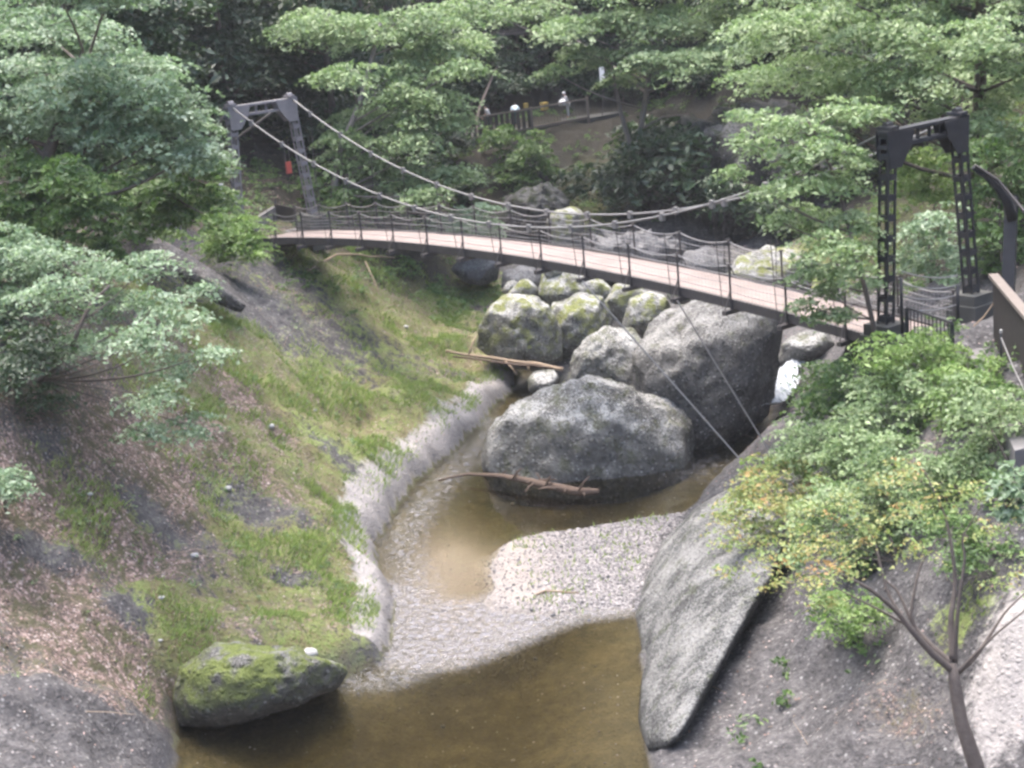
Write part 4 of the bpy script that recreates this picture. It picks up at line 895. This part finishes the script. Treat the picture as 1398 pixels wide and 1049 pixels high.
b = MB(); b.tube([atD(869, 228, 96), atD(859, 195, 95.7), atD(848, 155, 95.2), atD(838, 110, 94.8), atD(832, 70, 94.4)], [.17, .15, .13, .10, .07], 8); b.tube([atD(877, 175, 95.6), atD(905, 160, 95), atD(940, 156, 94.5)], [.09, .06, .03], 6); b.build('limb', M['bark_pale'], ft, True)
tree('dark green tree in front of the shelter left of the people', HIT(648, 205), pxc([(690, 82, 30), (660, 105, 30), (700, 112, 30), (640, 75, 30), (725, 108, 20), (670, 60, 28)], 112, 1), .2, 'leaf_dark', .13, flat=.3, dens=.85)
tree('dark bush hanging over the cliff below the path fence', HIT(712, 235), pxc([(690, 190, 24), (725, 200, 26), (705, 225, 28), (740, 225, 22), (715, 250, 18), (670, 185, 18)], 100, .6), .2, 'leaf_mid', .06, flat=.55, name='shrub', cat='shrub', cname='foliage')
tree('low green bush right of the forked trunk at the cliff', HIT(888, 275), pxc([(885, 255, 22), (905, 262, 18), (850, 245, 14), (895, 240, 16)], 97, .6), .18, 'leaf_mid', .05, flat=.55, name='shrub', cat='shrub', cname='foliage')
tree('small bright green bush behind the left part of the deck near the tower', HIT(490, 300), pxc([(430, 250, 20), (470, 268, 24), (500, 280, 22), (455, 285, 20), (520, 290, 14)], 79, .5), .14, 'leaf_mid', .05, flat=.55, name='shrub', cat='shrub', cname='foliage')

# right side
rb = (16.5, 58.5, 0)
tree('broad tree with pale green sprays filling the upper right corner', rb, pxc([(1060, 40, 58), (1130, 30, 58), (1200, 40, 58), (1280, 40, 58), (1355, 50, 58), (1045, 100, 46), (1105, 100, 50), (1175, 105, 50), (1245, 105, 48), (1315, 110, 48), (1375, 125, 46), (1140, 160, 44), (1200, 140, 36), (1340, 165, 36), (1100, -30, 60), (1200, -30, 60), (1300, -30, 60), (1400, -20, 60), (1420, 90, 50), (1390, 200, 40), (1270, 150, 26)], 57, 2.0), .13, 'leaf_lit', .28, flat=.38, dens=.8, trunk_pts=[(16.5, 58.5, -.5), (17, 58.5, 4), (17, 58, 8), (16, 57, 11)])
lb_ = (9.9, 43.2, -1.2)
tree('slender tree with light sprays hiding the cables and deck near the right tower', lb_, pxc([(1015, 155, 22), (1050, 165, 30), (1085, 175, 34), (1035, 200, 26), (1080, 215, 36), (1045, 262, 24), (1090, 250, 34), (1110, 292, 36), (1125, 200, 36), (1140, 250, 34), (1130, 335, 38), (1165, 300, 34), (1105, 370, 28), (1150, 370, 32), (1175, 340, 26), (1130, 395, 24), (1170, 220, 30), (1120, 430, 22), (1180, 390, 18), (1095, 415, 18)], 44.2, .9) + pxc([(1000, 235, 20), (1185, 150, 30), (1150, 430, 20), (1010, 190, 18), (1060, 300, 22), (1140, 150, 30)], 44.2, .8), .11, 'leaf_lit', .075, flat=.36, dens=.66, nmul=1.0, trunk_pts=[lb_, atD(1185, 400, 43.3), atD(1165, 340, 43.6), atD(1150, 270, 44), atD(1125, 200, 44.2), atD(1100, 160, 44.2)])
tree('bright green bush on the hillside framed by the right portal tower', HIT(1265, 300), pxc([(1240, 215, 26), (1275, 225, 28), (1255, 250, 28), (1285, 260, 22), (1230, 250, 20)], 60, .6), .13, 'leaf_yel', .06, flat=.55, name='shrub', cat='shrub', cname='foliage')
tree('dark glossy bush low between the legs of the right portal tower', HIT(1270, 385), pxc([(1250, 320, 26), (1285, 300, 28), (1290, 340, 28), (1260, 360, 26), (1295, 375, 20), (1230, 350, 18)], 50.5, .5), .12, 'leaf_mint', .06, flat=.55, name='shrub', cat='shrub', cname='foliage', dens=.7)
tree('leafy bush behind the sloping steel arm at the right edge', HIT(1370, 380), pxc([(1350, 310, 34), (1385, 340, 34), (1350, 360, 26), (1385, 270, 34), (1340, 260, 30), (1345, 210, 34), (1395, 225, 34)], 52, .6), .12, 'leaf_mid', .06, flat=.5, name='shrub', cat='shrub', cname='foliage', dens=.8)
for lab, l, D, mt, lf in (
    ('bright bush just below the black grille on the right bank', [(1200, 480, 30), (1245, 475, 30), (1285, 480, 30), (1230, 505, 32), (1275, 510, 32), (1320, 500, 26), (1260, 460, 18)], 41.6, 'leaf_yel', .09),
    ('round green bush beside the white cascade', [(1120, 520, 32), (1150, 505, 30), (1140, 550, 36), (1180, 530, 34), (1105, 555, 24)], 45.5, 'leaf_mid', .10),
    ('wide pale green bush in the middle of the right bank', [(1200, 560, 40), (1250, 555, 40), (1170, 600, 38), (1220, 610, 42), (1275, 600, 40), (1140, 620, 30), (1230, 640, 36), (1290, 640, 34), (1180, 640, 30), (1240, 520, 30), (1190, 520, 28)], 40.8, 'leaf_lit', .09),
    ('green bush under the plank fence at the right frame edge', [(1320, 545, 36), (1365, 560, 38), (1340, 600, 40), (1390, 610, 40), (1300, 640, 36), (1360, 650, 40), (1400, 560, 40)], 37.2, 'leaf_lit', .085),
    ('yellowing low bush around the cable anchors on the right bank', [(1040, 640, 24), (1075, 630, 24), (1015, 670, 26), (1060, 675, 32), (1100, 655, 30), (990, 700, 20), (1030, 715, 26)], 42.5, 'leaf_aut', .085),
    ('low pale bush between the cable anchors and the cascade', [(1090, 590, 28), (1110, 610, 30), (1080, 615, 24), (1130, 590, 28), (1150, 630, 28), (1100, 640, 24)], 43.6, 'leaf_lit', .085),
    ('bright bush leaning against the walkway edge', [(1300, 510, 28), (1340, 525, 28), (1320, 560, 30), (1290, 550, 28), (1355, 500, 18)], 39.0, 'leaf_yel', .085),
    ('pale bush in the middle of the slope above the turning leaves', [(1200, 640, 34), (1250, 690, 34), (1300, 650, 34), (1330, 640, 30), (1220, 600, 30), (1270, 630, 30)], 37.6, 'leaf_lit', .08),
    ('mixed green bush above the sapling crown', [(1140, 680, 38), (1190, 670, 38), (1240, 670, 38), (1180, 715, 34), (1110, 710, 30), (1230, 720, 34), (1280, 680, 34), (1330, 690, 34), (1160, 760, 26), (1090, 760, 22)], 38.2, 'leaf_lit', .085),
    ('dark tangled bush behind the sapling branches', [(1290, 720, 32), (1340, 730, 36), (1385, 740, 36), (1310, 765, 30), (1370, 775, 34)], 34.6, 'leaf_mid', .08),
    ('small yellow green bush growing on the sloping rock left of the sapling', [(1140, 845, 24), (1160, 865, 20), (1180, 830, 26), (1150, 820, 22), (1125, 815, 18)], 36.0, 'leaf_yel', .075)):
    cl = pxc(l, D, .5); base = HIT(l[len(l) // 2][0], l[len(l) // 2][1] + l[0][2] * 1.2)
    tree(lab, base, cl, lf, mt, .04, name='shrub', cat='shrub', cname='foliage', flat=.6, dens=.62, group='shrubs on the right bank')
# the sapling in front
sb = HIT(1345, 1085); SD = float((sb - CAM) @ FW)
tp = [sb - UZ * .3, atD(1332, 1045, SD - .1), atD(1312, 985, SD), atD(1303, 930, SD)]
st = empty('young_tree', sb, 'young tree with bare forked limbs and sparse turning leaves at lower right', 'tree')
b = MB(); b.tube([*tp, atD(1300, 905, SD)], [.17, .15, .125, .112, .075], 10); b.build('trunk', M['bark'], st, True)
def limb(pts, r0, r1):
    P = np.array([atD(px, py, SD + dd) for px, py, dd in pts]); t = np.linspace(0, len(P) - 1, 5 * len(P)); Q = np.stack([np.interp(t, range(len(P)), P[:, i]) for i in range(3)], 1)
    for _ in range(3): Q[1:-1] = (Q[:-2] + 2 * Q[1:-1] + Q[2:]) / 4
    b = MB(); b.tube(Q, np.linspace(r0, r1, len(Q)), 7); b.build('limb', M['bark'], st, True)
limb([(1300, 915, 0), (1270, 890, -.1), (1240, 855, -.2), (1225, 835, -.2), (1190, 805, -.3), (1150, 785, -.3), (1105, 770, -.4)], .075, .015)
limb([(1299, 905, 0), (1275, 885, .2), (1250, 860, .4), (1243, 840, .4), (1250, 800, .4), (1257, 770, .5), (1280, 735, .5)], .06, .012)
limb([(1232, 845, -.2), (1212, 810, 0), (1203, 775, .1), (1195, 740, .2), (1170, 700, .2)], .035, .010)
limb([(1245, 850, .4), (1225, 805, .6), (1205, 790, .7), (1196, 750, .8)], .03, .010)
limb([(1301, 900, 0), (1298, 860, .1), (1298, 840, .1), (1305, 800, .2), (1300, 750, .2), (1290, 700, .3), (1260, 640, .3)], .075, .012)
limb([(1304, 905, 0), (1306, 850, -.2), (1312, 800, -.3), (1318, 760, -.3), (1312, 735, -.3), (1340, 690, -.4)], .045, .010)
limb([(1306, 920, 0), (1330, 900, .1), (1350, 870, .2), (1372, 835, .3), (1410, 800, .4)], .05, .012)
limb([(1308, 918, 0), (1335, 890, -.2), (1360, 865, -.3), (1410, 825, -.5)], .04, .012)
limb([(1250, 860, .3), (1205, 835, .3), (1165, 815, .4), (1135, 800, .5)], .028, .008)
crown('crown', pxc([(1010, 690, 30), (1050, 660, 30), (1000, 735, 28), (1040, 755, 32), (1085, 735, 34), (1090, 690, 32), (1130, 745, 32), (1110, 790, 28), (1060, 795, 22), (1160, 770, 28), (1180, 720, 30), (1150, 680, 30), (1225, 700, 30), (1250, 750, 26), (1280, 690, 30), (1320, 670, 28), (1350, 720, 26), (1385, 700, 28), (1370, 800, 22), (990, 780, 16), (1130, 820, 20), (1400, 770, 24), (1240, 640, 26), (1200, 660, 26)], SD, .9), .062, M['leaf_aut'], st, dens=.21, flat=.45, spray=.5, nmul=.62)
nb = atD(1460, 640, 19)
tree('pale mint leaves on a near branch at the right frame edge', nb, pxc([(1372, 665, 20), (1392, 690, 24), (1385, 645, 22), (1420, 670, 40), (1368, 700, 12)], 18.8, .15), .075, 'leaf_mint', .03, name='leafy_branch', cat='branch', trunk_pts=[nb, atD(1430, 655, 18.9), atD(1390, 670, 18.8)], dens=.5, cname='leaves')

# dark forest behind the path and on the slopes: copies of three trees
def forest_proto(seed_label, h, mat, leaf, pos):
    cl = []
    for k in range(20):
        z = h * rng.uniform(.08, 1.0); rad = h * .26 * (1.15 - .7 * abs(z / h - .5)) * rng.random() ** .5; a = rng.random() * 6.283
        cl.append((np.array([rad * math.cos(a), rad * math.sin(a), z]) + pos, h * rng.uniform(.11, .17)))
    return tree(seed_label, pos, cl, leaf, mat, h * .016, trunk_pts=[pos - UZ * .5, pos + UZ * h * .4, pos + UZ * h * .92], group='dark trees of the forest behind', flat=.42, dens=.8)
def copy_tree(o, loc, rz, s, label):
    c = o.copy(); COL.objects.link(c); c.location = tuple(loc); c.rotation_euler = (0, 0, rz); c.scale = (s, s, s); c['label'] = label
    for ch in o.children:
        d = ch.copy(); COL.objects.link(d); d.parent = c
    return c
spots = [(-8, 88, 'left of the slender pale trunked tree', .8), (-13, 86, 'just behind the left portal tower', .9), (-13, 98, 'deep behind the left portal tower', 1.1), (-18, 88, 'up the slope left of the tower', 1.0), (-20, 76, 'above the bushy green tree', 1.0),
         (-6, 112, 'left of the shelter', 1.1), (-12, 116, 'far back left of the shelter', 1.25), (2.5, 122, 'behind the shelter roof', 1.2), (9, 118, 'right behind the banner pole', 1.1), (14, 112, 'behind the forked tree', 1.0), (-2, 128, 'high on the slope above the shelter', 1.3), (18, 118, 'on the crest right of the forked tree', 1.2),
         (21, 104, 'above the cliff with the cave', 1.0), (26, 96, 'on the right slope beyond the cliff', 1.0), (25, 84, 'behind the broad tree of the right corner', 1.0), (30, 76, 'at the right edge beyond the broad tree', 1.0), (24, 68, 'on the hillside behind the right portal tower', .9), (-24, 66, 'at the left edge behind the corner tree', 1.1),
         (8, 132, 'farthest back above the path', 1.3), (-20, 110, 'far up the left hillside', 1.2), (-9.5, 93, 'in the dark gap right of the left tower', .8), (-16, 93, 'between the tower and the far left slope', 1.0), (-15, 105, 'in the darkest part of the forest left of the shelter', 1.15), (-7, 103, 'by the left end of the far path', .9), (6, 126, 'in the gap right of the shelter', 1.2), (12, 125, 'behind the round yellow sign', 1.2), (-17, 71, 'between the corner tree and the left tower', .9), (20, 92, 'at the top of the cave cliff on the right', .8), (17, 106, 'above the overhanging rock', .9), (22, 62, 'close behind the steel frame', .9), (27, 60, 'at the right edge behind the leafy bush', 1.0), (-21, 100, 'half way up the left hillside', 1.1), (28, 112, 'far up the right hillside', 1.2), (-26, 84, 'at the far left above the tower', 1.2), (16, 132, 'highest at the back on the right', 1.3), (-10, 132, 'highest at the back on the left', 1.3)]
protos = []
for i, (x, y, where, s) in enumerate(spots):
    loc = np.array([x, y, float(height(np.array([x]), np.array([y]))[0]) - .2]); lab = ('shade-coloured dark tree ' if i % 2 == 0 else 'dark bushy tree ') + where
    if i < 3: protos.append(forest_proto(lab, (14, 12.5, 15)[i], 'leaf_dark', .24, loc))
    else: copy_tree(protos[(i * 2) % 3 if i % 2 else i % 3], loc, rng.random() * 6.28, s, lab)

# dark bushes along the far path and on the cliff
db = None
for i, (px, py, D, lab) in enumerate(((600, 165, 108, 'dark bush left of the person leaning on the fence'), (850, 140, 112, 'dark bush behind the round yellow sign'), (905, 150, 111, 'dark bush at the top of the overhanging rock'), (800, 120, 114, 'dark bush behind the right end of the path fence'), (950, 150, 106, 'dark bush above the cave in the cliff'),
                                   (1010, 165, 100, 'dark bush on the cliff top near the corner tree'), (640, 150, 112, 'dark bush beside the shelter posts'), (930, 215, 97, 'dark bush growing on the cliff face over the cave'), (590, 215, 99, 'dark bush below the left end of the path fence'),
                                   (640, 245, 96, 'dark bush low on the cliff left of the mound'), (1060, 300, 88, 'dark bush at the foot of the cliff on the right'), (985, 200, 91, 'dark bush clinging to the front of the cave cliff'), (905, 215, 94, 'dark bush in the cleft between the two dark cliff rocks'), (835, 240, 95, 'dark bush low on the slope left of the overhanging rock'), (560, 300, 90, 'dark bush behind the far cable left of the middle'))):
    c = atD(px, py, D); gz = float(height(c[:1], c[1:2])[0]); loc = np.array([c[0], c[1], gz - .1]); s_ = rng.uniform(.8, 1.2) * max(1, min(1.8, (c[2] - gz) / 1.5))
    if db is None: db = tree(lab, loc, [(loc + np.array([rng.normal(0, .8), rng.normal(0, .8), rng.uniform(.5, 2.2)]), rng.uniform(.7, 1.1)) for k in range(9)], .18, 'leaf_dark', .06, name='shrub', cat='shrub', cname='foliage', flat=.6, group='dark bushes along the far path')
    else: copy_tree(db, loc, rng.random() * 6, s_, lab)

# ------------------------------------------------------------------ ground cover nobody could count
cellA = np.outer(np.gradient(YS), np.gradient(XS)).ravel()
vis = (P2[:, 1] > 28) & (P2[:, 1] < 112) & (P2[:, 0] > -24) & (P2[:, 0] < 26)
def scatter(weight, k):
    w = weight * cellA * vis; w = np.where(w > 0, w, 0); i = rng.choice(len(w), k, p=w / w.sum())
    xy = P2[i] + rng.uniform(-.12, .12, (k, 2)); return np.column_stack([xy, height(xy[:, 0], xy[:, 1])]), i
clump = sstep(-.1, .5, fbm(P3, .8, 3, 77))
G, gi = scatter((sd > .35) * np.clip(moss - .25, 0, 1) * (.08 + clump) * (P2[:, 1] < 90), 52000)
ln = rng.uniform(.05, .15, len(G)) * (1 + .5 * clump[gi]); dr = rng.normal(0, .5, (len(G), 3)); dr[:, 2] = 1; dr[:, 1] -= .25; dr[:, 0] += .25
sdv = np.cross(dr, rng.normal(size=(len(G), 3))); sdv /= np.linalg.norm(sdv, axis=1, keepdims=True); wv_ = .016
V = np.stack([G - sdv * wv_, G + sdv * wv_, G + dr * ln[:, None] * .6 + sdv * wv_ * .7, G + dr * ln[:, None]], 1).reshape(-1, 3)
tag(np_mesh('grass', V, np.arange(len(V)).reshape(-1, 4), M['grass'], None, {'tint': np.repeat(np.clip(.25 + .35 * clump[gi] + rng.normal(0, .16, len(G)), 0, 1), 4)}), kind='stuff')
G, gi = scatter((sd > .3) * (np.clip(litter - .2, 0, 1) * (.2 + sstep(-.3, .5, fbm(P3, 1.1, 3, 55))) + .05) * (P2[:, 1] < 88), 30000)
Nv = rng.normal(0, .45, (len(G), 3)) + UZ; V, Fq = leaves(G + UZ * .03, Nv, rng.uniform(.035, .09, len(G)), .65)
tag(np_mesh('leaf_litter', V, Fq, M['litter'], None, {'tint': np.repeat(rng.random(len(G)), 4)}), kind='stuff')
G, gi = scatter(np.where(sd < .2, np.maximum(barm * 1.2 * (1 - .7 * sand), np.maximum(rifm * .08, .02 * (sd < -.3))), 0), 5400)
r = rng.uniform(.014, .034, len(G)) * (1 + 1.2 * (rng.random(len(G)) > .95))
sc3 = np.stack([r * rng.uniform(.8, 1.4, len(G)), r * rng.uniform(.8, 1.3, len(G)), r * rng.uniform(.5, .8, len(G))], 1)
V = (ICOV1[None] * sc3[:, None] + G[:, None] + UZ * .01).reshape(-1, 3); Fq = (ICOF1[None] + (np.arange(len(G)) * len(ICOV1))[:, None, None]).reshape(-1, 3)
mpb, nt, out = new_mat('pebbles'); g = N(nt); g.bsdf(out, g.ramp(g.attr('tint'), [(0, (.08, .08, .082)), (.5, (.19, .18, .18)), (1, (.38, .36, .35))]), .8)
tag(np_mesh('pebbles', V, Fq, mpb, None, {'tint': np.repeat(rng.random(len(G)), len(ICOV1))}, smooth=True), kind='stuff')
# undergrowth on the shaded slopes and the gravel bar weeds
und = np.maximum((P2[:, 0] < -12.5) * (P2[:, 1] > 46) * .6, (P2[:, 1] > 74) * (P2[:, 1] < 122) * (.5 + .8 * (P2[:, 1] > 109)) * (1 - pathm) * sstep(-5.4, -3.5, Z)); und = np.maximum(und, (P2[:, 0] > 15) * (P2[:, 1] > 42) * .5)
und = np.maximum(und, blob([(1250, 600, 120, 60), (1340, 560, 60, 60), (560, 375, 50, 20), (600, 400, 40, 25), (430, 380, 40, 20), (1350, 700, 60, 40)]) * 1.4)
und = und * (sd > 1) * (.3 + clump)
G, gi = scatter(und, 2600)
cl = [(p + UZ * .15, rng.uniform(.25, .55)) for p in G]
Cc, Nc, T = cluster_leaves(cl, .15, dens=.55, flat=.6, nmul=.31)
V, Fq = leaves(Cc, Nc, .15 * rng.uniform(.7, 1.3, len(Cc)))
tag(np_mesh('undergrowth', V, Fq, M['leaf_mid'], None, {'tint': np.repeat(T, 4)}), kind='stuff')
G, gi = scatter((sd > .8) * (P2[:, 0] < 1) * (P2[:, 1] < 86) * (.25 + clump) * (1 - .8 * rockm) * (.3 + moss), 700)
cl = [(p + UZ * .05, rng.uniform(.12, .32)) for p in G]
Cc, Nc, T = cluster_leaves(cl, .08, dens=.5, flat=.5, nmul=.20)
V, Fq = leaves(Cc, Nc, .08 * rng.uniform(.6, 1.5, len(Cc)), .4)
tag(np_mesh('weeds', V, Fq, M['leaf_lit'], None, {'tint': np.repeat(T * .8, 4)}), kind='stuff')
G, gi = scatter((sd > .6) * (P2[:, 1] < 90) * (.1 + litter), 900)
b = MB(); dd = rng.normal(size=(len(G), 3)); dd[:, 2] = np.abs(dd[:, 2]) * .25
for p, d_, l_ in zip(G, dd, rng.uniform(.15, .6, len(G))): b.tube([p + UZ * .02, p + UZ * .04 + d_ * l_ * .5, p + d_ * l_ + UZ * .02], [.008, .007, .004], 3, cap=False)
tag(b.build('twig_litter', M['strawwood']), kind='stuff')
G, gi = scatter(barm * (sd < -.2) * (P2[:, 0] > atZ(700, 770, WZ)[0]) * (.25 + clump ** 3), 500)
ln = rng.uniform(.06, .2, len(G)); dr = rng.normal(0, .35, (len(G), 3)); dr[:, 2] = 1; sdv = np.cross(dr, rng.normal(size=(len(G), 3))); sdv /= np.linalg.norm(sdv, axis=1, keepdims=True)
V = np.stack([G - sdv * .02, G + sdv * .02, G + dr * ln[:, None] * .6 + sdv * .016, G + dr * ln[:, None]], 1).reshape(-1, 3)
tag(np_mesh('bar_weeds', V, np.arange(len(V)).reshape(-1, 4), M['grass'], None, {'tint': np.repeat(rng.uniform(.2, .8, len(G)), 4)}), kind='stuff')

# ------------------------------------------------------------------ light
SUN_EL, SUN_AZ = math.radians(73), math.radians(335)
w = bpy.data.worlds.new('World'); sc.world = w; w.use_nodes = True; nt = w.node_tree
bg = nt.nodes['Background']; sky = nt.nodes.new('ShaderNodeTexSky'); sky.sky_type = 'NISHITA'; sky.sun_disc = False
sky.sun_elevation = SUN_EL; sky.sun_rotation = SUN_AZ; sky.dust_density = 5; sky.ozone_density = 1.0; sky.air_density = 1
nt.links.new(sky.outputs[0], bg.inputs[0]); bg.inputs[1].default_value = .15
sl = bpy.data.lights.new('sun', 'SUN'); sl.energy = .75; sl.angle = math.radians(50); sl.color = (1, .98, .96); so = bpy.data.objects.new('sun', sl); COL.objects.link(so)
dvec = Vector((math.sin(SUN_AZ) * math.cos(SUN_EL), math.cos(SUN_AZ) * math.cos(SUN_EL), math.sin(SUN_EL)))
so.rotation_euler = dvec.to_track_quat('Z', 'Y').to_euler()
sc.view_settings.view_transform = 'Standard'; sc.view_settings.look = 'None'; sc.view_settings.exposure = 2.45; sc.view_settings.gamma = 1
sc.cycles.max_bounces = 5; sc.cycles.diffuse_bounces = 2; sc.cycles.transmission_bounces = 3; sc.cycles.glossy_bounces = 2; sc.cycles.filter_width = 2.8; sc.cycles.transparent_max_bounces = 8; sc.cycles.use_denoising = True

# ------------------------------------------------------------------ thin haze volume, added to lift shadows like lens veil
hb = MB(); zt, zb = float(Z.max()) + 3, float(Z.min()) - 1
hb.box((0, 100, (zt + zb) / 2), (302, 0, 0), (0, 303, 0), (0, 0, (zt - zb) / 2))
mh = bpy.data.materials.new('veil_haze'); mh.use_nodes = True; nt = mh.node_tree; nt.nodes.clear()
o_ = nt.nodes.new('ShaderNodeOutputMaterial'); v_ = nt.nodes.new('ShaderNodeVolumePrincipled')
v_.inputs['Color'].default_value = (.95, .97, 1, 1); v_.inputs['Density'].default_value = .00026; nt.links.new(v_.outputs[0], o_.inputs['Volume'])
tag(hb.build('haze', mh), kind='stuff')
